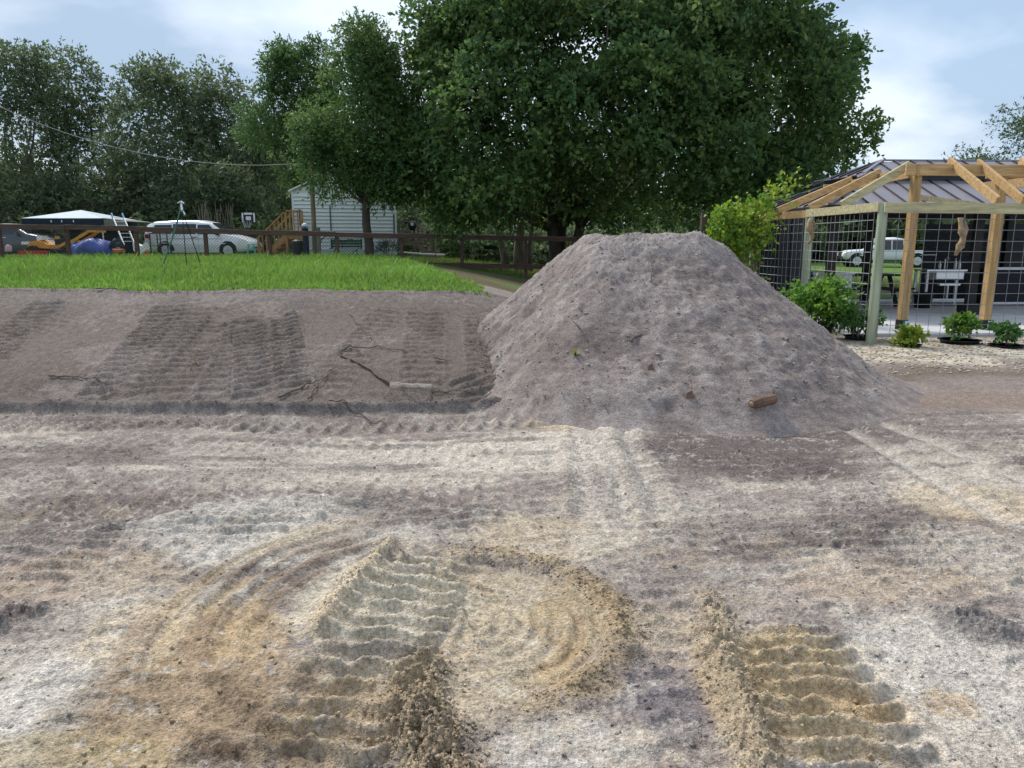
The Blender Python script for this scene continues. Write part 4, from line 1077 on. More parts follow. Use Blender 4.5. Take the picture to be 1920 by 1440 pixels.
# ------------------------------------------------------------------ yard on the left
mat('fence_wood', (.095, .058, .046), .85, noise=.35, nscale=4, bump=.3, bscale=30, stretch=(.5, 4, 4))
mat('rail_top', (.24, .20, .17), .9, noise=.5, nscale=6)
mat('chain', (.09, .095, .09), .6, .5)
mat('white_paint', (.70, .71, .73), .28, .0, spec=.5)
mat('van_paint', (.74, .75, .76), .25, .1, spec=.6)
mat('grey_paint', (.07, .075, .085), .3, .2, spec=.6)
mat('glass', (.02, .025, .03), .08, spec=.6)
mat('rubber', (.018, .018, .018), .8)
mat('rim', (.55, .56, .57), .35, .6)
mat('red_light', (.35, .012, .012), .25, spec=.5)
mat('lamp', (.75, .73, .72), .15, spec=.6)
mat('dark_trim', (.015, .015, .017), .6)
mat('canopy_cloth', (.36, .43, .47), .7, noise=.1, nscale=3)
mat('navy_cloth', (.012, .022, .035), .8, noise=.3)
mat('siding', (.72, .74, .74), .6, noise=.05, nscale=3)
mat('siding_trim', (.70, .74, .76), .6)
mat('skirt', (.66, .70, .76), .6, noise=.06)
mat('cedar', (.36, .20, .085), .8, noise=.25, nscale=3, stretch=(3, 3, .6))
mat('grey_wood', (.22, .175, .14), .9, noise=.3, nscale=3)
mat('orange_paint', (.62, .27, .03), .4, noise=.1); mat('red_plastic', (.45, .03, .035), .45); mat('red_orange', (.55, .07, .03), .5)
mat('tarp', (.06, .09, .30), .55, noise=.35, nscale=3, bump=.4, bscale=8); mat('teal', (.06, .42, .52), .45); mat('pink', (.55, .34, .42), .6); mat('white_plastic', (.68, .68, .68), .5)
mat('ladder_alu', (.55, .57, .58), .4, .5); mat('blue_plastic', (.03, .18, .38), .5); mat('hose', (.05, .16, .12), .5); mat('iron', (.03, .03, .032), .6, .5); mat('green_paint', (.02, .075, .035), .5)
mat('pole_wood', (.22, .17, .10), .9, noise=.3, nscale=3, stretch=(4, 4, .5)); mat('old_grey', (.16, .16, .14), .9, noise=.3)
mat('cable', (.20, .20, .20), .6); mat('net', (.6, .62, .64), .7)

# ---- fence of brown rails with chain link
FU = [-262, -134, -6, 122, 252, 383, 503, 630, 752, 866, 986, 1100, 1210]
FV = [415, 417.5, 420, 422, 425, 428.5, 432.5, 436, 438, 440.5, 443, 445.5, 448]
FY = [24.5 + 1.5 * (u - 122) / 864 for u in FU]
FT = [P(u, v, y) for u, v, y in zip(FU, FV, FY)]
fence = empty('rail_fence', (FT[0].x, FT[0].y, bh(FT[0].x, FT[0].y)), 0, 'long dark brown timber rail fence with chain link along the lawn', 'fence')
fo = Vector(fence.location)
for p in FT:
    g = bh(p.x, p.y) - .3
    MB().box(Vector((p.x, p.y + .05, (g + p.z - .02) / 2)) - fo, (.115, .10, p.z - .02 - g)).build('post', 'fence_wood', fence)
random.seed(8)
for i in range(len(FT) - 1):
    a, b = FT[i], FT[i + 1]; j = Vector((0, 0, random.uniform(-.012, .012)))
    e = (b - a).normalized() * .004
    MB().beam(a + Vector((0, -.025, -.075)) - fo + j + e, b + Vector((0, -.025, -.075)) - fo + j - e, .04, .15).build('rail', 'fence_wood', fence)
    MB().beam(a + Vector((0, -.025, .006)) - fo + j + e, b + Vector((0, -.025, .006)) - fo + j - e, .044, .012).build('rail_cap', 'rail_top', fence)
    if i >= 6: MB().beam(a + Vector((0, -.025, -1.03)) - fo + e, b + Vector((0, -.025, -1.03)) - fo - e, .04, .16).build('rail', 'fence_wood', fence)
mb = MB()
for i in range(8):
    a, b = FT[i], FT[i + 1]; L = (b - a).length; d = (b - a) / L; H = 1.12; n = int(L / .105)
    for k_ in range(-int(H / .105), n):
        for sgn in (1, -1):
            s0 = k_ * .105; s1 = s0 + H; z0, z1 = (0, H) if sgn > 0 else (H, 0)
            c0, c1 = max(s0, 0), min(s1, L)
            if c1 <= c0: continue
            f0, f1 = (c0 - s0) / H, (c1 - s0) / H
            pa = a + d * c0 + Vector((0, .015 + .003 * sgn, -.1 - (z0 + (z1 - z0) * f0))); pb = a + d * c1 + Vector((0, .015 + .003 * sgn, -.1 - (z0 + (z1 - z0) * f1)))
            mb.tube([pa - fo, pb - fo], .0045, 3, cap=False)
cl_o = mb.build('chain_link', 'chain', fence); cl_o['kind'] = 'stuff'

# ---- vehicles
def lerp1(a, b, t): return a + (b - a) * t
def vehicle(name, label, loc, rz, stations, wheels, wr, paint, windows, extra=(), cat='car', glass_front=None, glass_rear=None):
    root = empty(name, loc, rz, label, cat)
    vs = []; fs = []
    for (x, zs, zb, zt, w_) in stations:
        top_in = .80 if zt > zb + .2 else .9
        half = [(0, zs), (w_ * .9, zs), (w_ * .985, zs + .12), (w_, lerp1(zs, zb, .55)), (w_ * .975, zb), (lerp1(w_ * .975, w_ * top_in, .85), lerp1(zb, zt, .86)), (w_ * top_in * .86, lerp1(zb, zt, .97)), (w_ * .4, zt + .012), (0, zt + .018)]
        ring = [(x, y, z) for y, z in half] + [(x, -y, z) for y, z in half[-2:0:-1]]
        vs.append(ring)
    n = len(vs[0]); V = [p for r in vs for p in r]
    F_ = [(i * n + k, i * n + (k + 1) % n, (i + 1) * n + (k + 1) % n, (i + 1) * n + k) for i in range(len(vs) - 1) for k in range(n)]
    F_ += [tuple(range(n))[::-1], tuple((len(vs) - 1) * n + k for k in range(n))]
    mb = MB(); mb._add(V, F_); body = mb.build('body', paint, root, smooth=True)
    def side_y(x, z):
        st = stations
        for i in range(len(st) - 1):
            if st[i][0] <= x <= st[i + 1][0]:
                t = (x - st[i][0]) / (st[i + 1][0] - st[i][0]); q = [lerp1(st[i][k], st[i + 1][k], t) for k in range(5)]; break
        else: q = st[-1]
        _, zs, zb, zt, w_ = q
        if z <= zb: return w_ * .995
        t = (z - zb) / max(zt - zb, .05); return lerp1(w_ * .975, w_ * .80, min(t, 1))
    for (b0, b1, t0, t1, z0, z1) in windows:
        for s in (-1, 1):
            pts = [(b0, z0), (b1, z0), (t1, z1), (t0, z1)]
            MB().prism([(x, s * (side_y(x, z) + .004), z) for x, z in pts], (0, s * .012, 0)).build('window', 'glass', root)
    for x in wheels:
        for s in (-1, 1):
            y = s * (max(q[4] for q in stations) - .10)
            a = MB(); prof = [(wr * .62, -.11), (wr * .93, -.11), (wr, -.07), (wr, .07), (wr * .93, .11), (wr * .62, .11)]
            a.lathe(prof, c=(0, 0, 0), n=22, axis='Y'); wh = a.build('wheel', 'rubber', root, smooth=False); wh.location = (x, y, wr)
            rb = MB(); yo = s * .112
            rb.lathe([(wr * .62, yo - .02), (wr * .64, yo), (wr * .56, yo)] if s > 0 else [(wr * .56, yo), (wr * .64, yo), (wr * .62, yo + .02)], n=22, axis='Y')
            for k_ in range(9):
                an = 2 * math.pi * k_ / 9; rb.beam((0, yo + s * .006, 0), (math.cos(an) * wr * .6, yo + s * .006, math.sin(an) * wr * .6), .045, .02, up=(0, 1, 0))
            rb.build('rim', 'rim', wh)
            MB().lathe([(wr * 1.2, -.01), (wr * 1.2, .01)], c=(x, s * (side_y(x, wr * 1.1) - .006), wr * 1.04), n=24, axis='Y').build('wheel_arch', 'dark_trim', root)
    for nm, m, pts, d in extra: MB().prism(pts, d).build(nm, m, root)
    return root, body
W = .98
van_st = [(-2.55, .42, .80, .86, .80), (-2.50, .30, 1.02, 1.18, .92), (-2.36, .26, 1.08, 1.58, .96), (-2.05, .24, 1.08, 1.70, W), (-1.0, .22, 1.06, 1.76, W), (.1, .22, 1.05, 1.75, W), (.70, .22, 1.04, 1.64, W), (1.15, .22, 1.03, 1.34, W), (1.52, .22, 1.02, 1.08, W), (2.0, .24, .96, .98, .96), (2.38, .30, .80, .84, .90), (2.55, .38, .62, .66, .78)]
ex = []
for s in (-1, 1):
    y = s * W
    ex += [('tail_light', 'red_light', [(-2.46, y * .955, .92), (-2.22, y * .985, .92), (-2.26, y * .97, 1.10), (-2.44, y * .94, 1.10)], (0, s * .02, 0)),
           ('headlight', 'lamp', [(2.02, y * .97, .72), (2.40, y * .90, .70), (2.34, y * .90, .80), (2.02, y * .96, .86)], (0, s * .03, 0)),
           ('door_seam', 'dark_trim', [(-1.9, y * .992, .88), (1.3, y * .992, .88), (1.3, y * .992, .895), (-1.9, y * .992, .895)], (0, s * .008, 0)),
           ('door_handle', 'dark_trim', [(-.15, y * .99, .95), (.05, y * .99, .95), (.05, y * .99, .98), (-.15, y * .99, .98)], (0, s * .03, 0)),
           ('mirror', 'dark_trim', [(1.02, y * .98, 1.06), (1.16, y * .98, 1.06), (1.14, y * .98, 1.20), (1.04, y * .98, 1.20)], (0, s * .16, 0)),
           ('door_gap', 'dark_trim', [(.12, y * .992, .34), (.13, y * .992, .34), (.13, y * .992, 1.04), (.12, y * .992, 1.04)], (0, s * .006, 0)),
           ('sill', 'white_paint', [(-1.2, y * .97, .24), (1.1, y * .97, .24), (1.1, y * .99, .31), (-1.2, y * .99, .31)], (0, s * .03, 0)),
           ('roof_rail', 'dark_trim', [(-1.9, s * .70, 1.74), (-.1, s * .70, 1.79), (-.1, s * .72, 1.82), (-1.9, s * .72, 1.77)], (0, s * .03, 0))]
ex += [('windshield', 'glass', [(.74, -.66, 1.62), (.74, .66, 1.62), (1.50, .80, 1.10), (1.50, -.80, 1.10)], (.02, 0, .025)),
       ('front_bumper', 'dark_trim', [(2.5, -.6, .40), (2.5, .6, .40), (2.56, .5, .50), (2.56, -.5, .50)], (.03, 0, 0))]
vp = P(373, 478, 36)
vehicle('minivan', 'silver white minivan parked side-on behind the brown fence', (vp.x, 36.8, .89), -.03, van_st, (-1.48, 1.52), .35, 'van_paint',
        [(-2.1, -1.18, -1.98, -1.15, 1.12, 1.54), (-1.12, .02, -1.08, .02, 1.11, 1.58), (.09, 1.12, .09, .62, 1.10, 1.55)], ex, cat='minivan')
sed_st = [(-2.3, .40, .85, .90, .78), (-2.25, .28, .98, 1.02, .88), (-1.6, .22, 1.0, 1.06, .9), (-1.05, .2, .98, 1.36, .9), (-.3, .2, .97, 1.46, .9), (.35, .2, .96, 1.40, .9), (.95, .2, .96, 1.04, .9), (1.6, .22, .88, .92, .88), (2.15, .28, .76, .80, .82), (2.3, .38, .6, .64, .72)]
ex = []
for s in (-1, 1):
    y = s * .9
    ex += [('headlight', 'lamp', [(1.85, y * .95, .68), (2.2, y * .90, .64), (2.14, y * .90, .76), (1.85, y * .95, .80)], (0, s * .03, 0)),
           ('door_handle', 'rim', [(-.1, y * .99, .86), (.1, y * .99, .86), (.1, y * .99, .89), (-.1, y * .99, .89)], (0, s * .025, 0)),
           ('mirror', 'grey_paint', [(.55, y * .98, .98), (.7, y * .98, .98), (.68, y * .98, 1.1), (.57, y * .98, 1.1)], (0, s * .15, 0))]
ex += [('windshield', 'glass', [(.40, -.6, 1.385), (.40, .6, 1.385), (.94, .72, 1.06), (.94, -.72, 1.06)], (.02, 0, .03))]
cp_ = P(28, 470, 32)
vehicle('sedan', 'dark grey sedan behind the fence at the left edge of the picture', (cp_.x, 32.4, .93), -.08, sed_st, (-1.35, 1.4), .33, 'grey_paint',
        [(-1.0, -.25, -.85, -.25, 1.02, 1.34), (-.18, .78, -.18, .36, 1.01, 1.33)], ex, cat='car')
tr_st = [(-2.9, .55, 1.0, 1.02, .92), (-2.85, .5, 1.05, 1.08, .98), (-1.0, .45, 1.05, 1.08, .98), (-.95, .45, 1.08, 1.85, .98), (-.4, .45, 1.08, 1.93, .98), (.55, .45, 1.08, 1.90, .98), (1.2, .45, 1.08, 1.16, .98), (2.3, .48, 1.02, 1.10, .97), (2.75, .55, .9, .95, .93), (2.8, .58, .75, .8, .85)]
ex = [('windshield', 'glass', [(.60, -.68, 1.86), (.60, .68, 1.86), (1.16, .8, 1.22), (1.16, -.8, 1.22)], (.02, 0, .03)), ('bumper', 'dark_trim', [(2.78, -.85, .5), (2.78, .85, .5), (2.82, .85, .72), (2.82, -.85, .72)], (.06, 0, 0)),
      ('grille', 'dark_trim', [(2.76, -.5, .75), (2.76, .5, .75), (2.72, .5, .98), (2.72, -.5, .98)], (.06, 0, 0))]
for s in (-1, 1): ex.append(('headlight', 'lamp', [(2.5, s * .93, .82), (2.76, s * .90, .80), (2.72, s * .90, .95), (2.5, s * .94, .97)], (0, s * .03, 0)))
tp = P(1640, 495, 50)
vehicle('pickup_truck', 'white pickup truck parked far beyond the patio', (tp.x + .6, 50, bh(tp.x, 50)), math.pi - .2, tr_st, (-1.75, 1.9), .42, 'white_paint',
        [(-.88, -.2, -.82, -.2, 1.14, 1.78), (-.12, 1.0, -.12, .52, 1.13, 1.78)], ex, cat='pickup truck')

# ---- pop-up canopy
c = P(150, 470, 33.4); root = empty('canopy_tent', (c.x, 33.8, .93), 0, 'low pale canopy with dark valance left of the ladder', 'canopy')
ez = P(100, 411, 33.8).z - .93; hw = 1.72
ap = (0, 0, ez + .40)
mb = MB(); crn = [(-hw, -1.5, ez), (hw, -1.5, ez), (hw, 1.5, ez), (-hw, 1.5, ez)]
for i in range(4): mb.prism([crn[i], crn[(i + 1) % 4], ap], (0, 0, -.02))
mb.build('roof', 'canopy_cloth', root)
for i in range(4):
    a, b = Vector(crn[i]), Vector(crn[(i + 1) % 4]); MB().beam(a + Vector((0, 0, -.15)), b + Vector((0, 0, -.15)), .02, .27).build('valance', 'navy_cloth', root)
    MB().tube([(a.x * .97, a.y * .97, 0), (a.x * .97, a.y * .97, ez - .05)], .03, 6).build('leg', 'ladder_alu', root)
MB().box((0, 1.42, .7), (hw * 1.9, .03, 1.35)).build('side_curtain', 'navy_cloth', root); MB().box((-.1, .9, .5), (3.4, .03, .95)).build('side_curtain', 'navy_cloth', root)
for k_ in (-.45, 0, .5): MB().box((k_, -1.52, ez - .13), (.04, .01, .09)).build('tie_strap', 'white_plastic', root)
MB().prism([(hw, -1.4, ez + .01), (hw + 1.0, -1.4, ez - .12), (hw + 1.0, 1.0, ez - .12), (hw, 1.0, ez + .01)], (0, 0, -.03)).build('awning_flap', 'old_grey', root)
MB().prism([(hw, -1.42, ez - .03), (hw + 1.0, -1.42, ez - .15), (hw + .9, -1.42, ez - .36), (hw, -1.42, ez - .30)], (0, .02, 0)).build('awning_valance', 'old_grey', root)

# ---- ladder leaning on it
a, b = P(243, 460, 30.2), P(219, 401, 31.6)
root = empty('ladder', tuple(a), 0, 'aluminium ladder with blue top leaning against the canopy', 'ladder'); d = b - a
sdv = Vector((.17, .1, 0))
for s in (-1, 1):
    MB().beam(sdv * s, d + sdv * s, .04, .09).build('rail', 'ladder_alu', root)
    MB().beam(d * .86 + sdv * s * 1.02, d * 1.003 + sdv * s * 1.02, .05, .10).build('end_cap', 'blue_plastic', root)
for k_ in range(1, 8): MB().beam(d * k_ / 8 - sdv, d * k_ / 8 + sdv, .03, .03).build('rung', 'ladder_alu', root)

# ---- orange machine with loader arms
c = P(105, 468, 27.3); gz = bh(c.x, 27.3); root = empty('garden_tractor', (c.x, 27.3, gz), 0, 'small orange tractor with raised loader arms behind the fence', 'tractor')
MB().prism([(-.85, -.3, .42), (-.05, -.3, .38), (-.10, -.3, .52), (-.45, -.3, .68), (-.75, -.3, .62)], (0, .6, 0)).build('hood', 'orange_paint', root)
MB().box((-.1, 0, .30), (1.9, .5, .1)).build('chassis', 'dark_trim', root)
MB().box((-.45, 0, .76), (.22, .3, .16)).build('battery_box', 'white_plastic', root); MB().box((-.95, 0, .58), (.3, .4, .1)).build('front_guard', 'white_plastic', root)
MB().box((.10, 0, .66), (.11, .12, .34)).build('column', 'orange_paint', root); MB().tube([(.10, 0, .80), (.04, 0, 1.1), (.2, 0, 1.06)], .03, 6).build('steering_lever', 'dark_trim', root)
MB().box((.28, 0, .62), (.34, .4, .2)).build('seat', 'dark_trim', root)
for s in (-1, 1):
    MB().beam((.32, s * .32, .46), (.72, s * .32, .64), .05, .10).build('arm', 'orange_paint', root); MB().beam((.72, s * .325, .58), (1.42, s * .325, .98), .05, .10).build('arm', 'orange_paint', root)
MB().beam((1.0, 0, .86), (1.25, 0, 1.05), .5, .05).build('linkage', 'dark_trim', root); MB().box((1.55, 0, 1.0), (.3, .7, .09)).build('bucket_lip', 'orange_paint', root)
for x in (-.6, .7):
    for s in (-1, 1):
        wh = MB().lathe([(.12, -.07), (.24, -.07), (.25, 0), (.24, .07), (.12, .07)], n=16, axis='Y').build('wheel', 'rubber', root); wh.location = (x, s * .36, .25)
# ---- crates, tarp and other clutter
for i, (u, lb) in enumerate(((47, 'red plastic crate, leftmost of the three by the tractor'), (63, 'red plastic crate, middle one of the three by the tractor'), (79, 'red plastic crate, right one of the three by the tractor'))):
    p = P(u, 468, 26.6); root = empty('crate', (p.x, 26.6, bh(p.x, 26.6) + .02), .1 * i, lb, 'crate', 'red crates by the tractor')
    for s in (-1, 1):
        MB().box((s * .15, 0, .14), (.015, .26, .26)).build('side', 'red_plastic', root); MB().box((0, s * .13, .14), (.32, .015, .26)).build('side', 'red_plastic', root)
        MB().box((0, s * .14, .27), (.34, .02, .03)).build('rim', 'red_orange', root)
    MB().box((0, 0, .02), (.3, .26, .02)).build('bottom', 'red_plastic', root)
def blob(name, label, cat, c, rad, m, seed, amp=.25, parts=()):
    r_ = np.random.default_rng(seed); nu, nv = 22, 12; vs = []
    for j in range(nv + 1):
        ph = math.pi * j / nv
        for i in range(nu):
            a = 2 * math.pi * i / nu; k_ = 1 + amp * (math.sin(a * 3 + seed) * math.sin(ph * 2 + seed) + .6 * math.sin(a * 5 + ph * 4) + .5 * (r_.random() - .5))
            vs.append((rad[0] * math.sin(ph) * math.cos(a) * k_, rad[1] * math.sin(ph) * math.sin(a) * k_, max(rad[2] * math.cos(ph) * k_, -rad[2] * .55)))
    fs = [(j * nu + i, j * nu + (i + 1) % nu, (j + 1) * nu + (i + 1) % nu, (j + 1) * nu + i) for j in range(nv) for i in range(nu)]
    mb = MB(); mb._add(vs, fs); o = mb.build(name, m, smooth=True); o.location = c
    return tag(o, label, cat)
p = P(176, 470, 26.8); blob('tarp', 'crumpled blue tarp thrown over a heap behind the fence', 'tarp', (p.x, 26.8, bh(p.x, 26.8) + .32), (.70, .5, .40), 'tarp', 3, .14)
p = P(143, 470, 26.9); blob('tarp', 'smaller dark blue bundle at the left end of the tarp', 'tarp', (p.x, 26.95, bh(p.x, 26.9) + .25), (.26, .3, .30), 'tarp', 5, .18)
p = P(218, 455, 26.9); blob('bundle', 'dark navy bundle beside the foot of the ladder', 'bundle', (p.x, 26.9, bh(p.x, 26.9) + .46), (.24, .25, .24), 'navy_cloth', 7, .2)
p = P(15, 462, 26.6); blob('bag', 'pale pink bag hanging behind the fence at the left edge', 'bag', (p.x, 26.6, bh(p.x, 26.6) + .36), (.11, .1, .16), 'pink', 9, .12)
p = P(221, 461, 26.5); root = empty('toolbox', (p.x, 26.5, bh(p.x, 26.5) + .25), 0, 'flat red toolbox in front of the dark bundle', 'toolbox')
MB().box((0, 0, .06), (.34, .2, .12)).build('body', 'red_orange', root, bevel=.02); MB().tube([(-.07, 0, .12), (-.07, 0, .16), (.07, 0, .16), (.07, 0, .12)], .012, 5).build('handle', 'dark_trim', root)
p = P(265, 470, 26.7); z = bh(p.x, 26.7); root = empty('feed_sack', (p.x, 26.7, z), 0, 'torn red and white sack between the fence post and the minivan', 'sack')
MB()._add([(-.22, -.15, 0), (.26, -.15, 0), (.26, .15, 0), (-.22, .15, 0), (-.21, -.13, .30), (.24, -.13, .26), (.24, .13, .26), (-.21, .13, .30)], [(0, 1, 5, 4), (1, 2, 6, 5), (2, 3, 7, 6), (3, 0, 4, 7), (0, 3, 2, 1), (4, 5, 6, 7)]).build('sack_body', 'red_orange', root, bevel=.05)
MB().prism([(-.21, -.16, .30), (-.02, -.16, .22), (.07, -.16, .16), (.25, -.16, .34), (.20, -.16, .60), (.12, -.16, .46), (-.02, -.16, .52), (-.21, -.16, .60)], (0, .3, 0)).build('sack_top', 'white_plastic', root, bevel=.01)
# black bare frame of a chair on its back
p = P(298, 475, 28); z = bh(p.x, 28); root = empty('metal_frame', (p.x, 28, z), .15, 'black upright metal frame standing in front of the minivan tail', 'metal frame')
for i, x in enumerate((-.27, -.09, .09, .26)): MB().tube([(x, .25 * (i % 2), 0), (x, .25 * (i % 2), .95)], .022, 6).build('leg', 'iron', root)
MB().tube([(-.27, 0, .52), (.09, 0, .50)], .018, 6).build('crossbar', 'iron', root); MB().tube([(-.27, 0, .93), (.26, .25, .93)], .02, 6).build('crossbar', 'iron', root)
# ---- tripod sprinkler on the lawn
h = P(341, 392, 17.2); gz = bh(h.x, 17.2); root = empty('tripod_sprinkler', (h.x, 17.2, gz), 0, 'tall tripod lawn sprinkler standing in the bright grass', 'sprinkler'); hz = h.z - gz
f1 = P(303, 500, 17.0); f2 = P(350, 500, 16.8)
for q in (Vector((f1.x - h.x, -.2, 0)), Vector((f2.x - h.x, -.4, 0)), Vector((.12, .55, 0))): MB().tube([q, (0, 0, hz)], .010, 6).build('leg', 'iron', root)
q = Vector((f1.x - h.x, -.2, 0)); MB().tube([q + Vector((.01, -.03, 0)), q * .5 + Vector((.02, -.03, hz * .5)), (-.03, -.03, hz - .05), (-.03, -.02, hz + .06), (.0, 0, hz + .04)], .017, 6).build('hose', 'hose', root)
MB().lathe([(.03, hz - .06), (.04, hz - .02), (.03, hz + .06), (.02, hz + .12)], n=10).build('riser', 'steel', root)
MB().tube([(-.09, 0, hz + .13), (.0, 0, hz + .16), (.06, 0, hz + .12)], [.014, .026, .02], 8).build('nozzle', 'steel', root); MB().tube([(.03, 0, hz - .05), (.055, 0, hz - .12), (.03, 0, hz - .16)], [.02, .03, .015], 8).build('coupling', 'steel', root)
# ---- basketball hoop
p = P(470, 470, 38); root = empty('basketball_hoop', (p.x, 38, bh(p.x, 38)), 0, 'portable basketball hoop with black backboard before the woods', 'basketball hoop'); gz = root.location.z
bz = P(471, 408, 38).z - gz
MB().tube([(0, .3, .1), (0, .15, bz - .2)], .045, 8).build('pole', 'iron', root); MB().box((0, .4, .1), (.6, .8, .2)).build('base', 'dark_trim', root, bevel=.04)
bb = MB().box((0, 0, bz), (.72, .03, .52)).build('backboard', 'dark_trim', root)
for x, z, sx, sz in ((-.29, 0, .08, .46), (.29, 0, .08, .46), (0, .19, .42, .10), (0, -.05, .26, .22)): MB().box((x, -.02, bz + z), (sx, .012, sz)).build('board_panel', 'net', root)
MB().tube([(.23 * math.cos(a), -.25 + .23 * math.sin(a), bz - .14) for a in np.linspace(0, 2 * math.pi, 17)], .012, 5).build('rim', 'iron', root)
mb = MB()
for k_ in range(10):
    a = 2 * math.pi * k_ / 10; mb.tube([(.22 * math.cos(a), -.25 + .22 * math.sin(a), bz - .14), (.13 * math.cos(a + .3), -.25 + .13 * math.sin(a + .3), bz - .5)], .006, 3)
mb.build('net', 'net', root)
# ---- teal stool
p = P(472, 480, 30); root = empty('stool', (p.x, 30, bh(p.x, 30)), .2, 'bright teal metal stool beside the wooden stairs', 'stool')
MB().box((0, 0, .56), (.26, .26, .04)).build('seat', 'teal', root, bevel=.012)
for sx in (-1, 1):
    for sy in (-1, 1): MB().beam((sx * .10, sy * .10, .54), (sx * .17, sy * .17, 0), .035, .035).build('leg', 'teal', root)
# ---- cedar stairs up to the trailer
def stairs(name, label, base, n, rise, run, width, rail_h, land, m, flip=1, group=None):
    root = empty(name, base, 0, label, 'stairs')
    H = n * rise; Lr = n * run
    for s in (0, 1):
        y = s * width
        MB().beam((0, y, .05), (flip * Lr, y, H - .05), .05, .22, up=(0, 0, 1)).build('stringer', m, root)
        MB().beam((-flip * .05, y, rail_h), (flip * Lr, y, H + rail_h), .09, .06).build('handrail', m, root); MB().beam((flip * Lr, y, H + rail_h), (flip * (Lr + land), y, H + rail_h), .09, .06).build('handrail', m, root)
        MB().beam((flip * Lr, y, H - .08), (flip * (Lr + land), y, H - .08), .05, .18).build('joist', m, root)
        for x in (0, Lr, Lr + land): MB().box((flip * x, y, (min(x / Lr, 1) * H + rail_h) / 2), (.09, .09, min(x / Lr, 1) * H + rail_h)).build('newel_post', m, root)
        k_ = int(Lr / .17)
        for i in range(1, k_): x = Lr * i / k_; MB().box((flip * x, y, x / Lr * H + rail_h / 2 + .06), (.045, .03, rail_h - .1)).build('baluster', m, root)
        k_ = max(int(land / .16), 2)
        for i in range(1, k_): x = Lr + land * i / k_; MB().box((flip * x, y, H + rail_h / 2), (.045, .03, rail_h)).build('baluster', m, root)
    for i in range(n): MB().box((flip * (i + .5) * run, width / 2, (i + 1) * rise - .02), (run + .03, width - .06, .04)).build('tread', m, root)
    MB().box((flip * (Lr + land / 2), width / 2, H - .02), (land, width - .06, .04)).build('landing', m, root)
    return root
p = P(487, 488, 31.6); stairs('staircase', 'new yellow cedar stairs climbing to the left side of the white trailer', (p.x, 31.6, .78), 6, .19, .20, 1.1, .98, .66, 'cedar')
p = P(818, 480, 33.6); stairs('staircase', 'weathered grey deck stairs on the right side of the white trailer', (p.x, 33.6, .70), 5, .19, .19, 1.2, .85, .85, 'grey_wood', flip=-1)
p = P(773, 423, 33.5); root = empty('bundle', tuple(p), 0, 'small black bundle with a white patch on the grey stair rail', 'bundle')
MB().lathe([(.05, -.22), (.17, -.12), (.20, .03), (.14, .15), (.03, .2)], n=12).build('body', 'navy_cloth', root, smooth=True); MB().box((.02, -.2, .06), (.12, .03, .13)).build('patch', 'white_plastic', root)
MB().tube([(-.1, 0, .12), (-.32, 0, .12), (-.40, 0, -.1)], [.05, .035, .015], 6).build('strap', 'navy_cloth', root)

# ---- white trailer home
tl, trr = P(554, 492, 32), P(743, 492, 32); tz = .72
root = empty('trailer_home', (tl.x, 32, tz), .165, 'white lap-sided trailer home behind the slim oak', 'trailer home'); TW = trr.x - tl.x
sk_z = P(600, 467, 32).z - tz; ev = P(560, 357, 32).z - tz
MB().box((TW / 2, 5, (sk_z + ev) / 2), (TW - .05, 9.96, ev - sk_z)).build('wall', 'siding', root)
MB().prism([(0.02, .03, ev), (TW - .02, .03, ev), (TW / 2, .03, ev + .95)], (0, 9.9, 0)).build('gable', 'siding', root)
nb = int((ev - sk_z) / .155)
bm_ = MB().prism([(0, -.065, 0), (0, 0, 0), (0, -.006, .15)], (TW - .12, 0, 0)).mesh('siding_board')
for i in range(nb): o = link_mesh('siding_board', bm_, 'siding', root); o.location = (.06, 0, sk_z + i * .155)
for i in range(6):
    w0 = (TW - .06) * (1 - (i + .5) * .155 / .95)
    if w0 > .2: MB().prism([(TW / 2 - w0 / 2, -.006, 0), (TW / 2 - w0 / 2, .03, 0), (TW / 2 - w0 / 2, .018, .155)], (w0, 0, 0)).build('siding_board', 'siding', root).location = (0, 0, ev + i * .155)
for x in (0.03, TW - .03): MB().box((x, -.02, (sk_z + ev) / 2 + .02), (.09, .06, ev - sk_z)).build('corner_trim', 'siding_trim', root)
mb = MB()
for i in range(int(TW / .10)): mb.box((.05 + i * .10, -.012, sk_z / 2), (.07, .02, sk_z - .04))
mb.box((TW / 2, .01, sk_z / 2), (TW, .02, sk_z - .02)); mb.build('skirting', 'skirt', root)
MB().box((TW / 2, -.03, sk_z - .02), (TW + .02, .05, .06)).build('skirt_rail', 'siding_trim', root)
for u, v0, v1, w_ in ((560.5, 392, 423, .05), (616.5, 385, 432, .06), (681.5, 400, 432, .06), (735.5, 400, 437, .07)):
    a, b = P(u, v0, 31.96), P(u, v1, 31.96); MB().box((a.x - tl.x, -.05, (a.z + b.z) / 2 - tz), (w_, .03, a.z - b.z)).build('downpipe', 'old_grey', root)
rf = MB(); rf.prism([(-.12, -.15, ev - .06), (TW / 2, -.15, ev + 1.0), (TW / 2, -.15, ev + 1.06), (-.12, -.15, ev)], (0, 10.3, 0)); rf.prism([(TW + .12, -.15, ev - .06), (TW / 2, -.15, ev + 1.0), (TW / 2, -.15, ev + 1.06), (TW + .12, -.15, ev)], (0, 10.3, 0)); rf.build('roof', 'siding_trim', root)

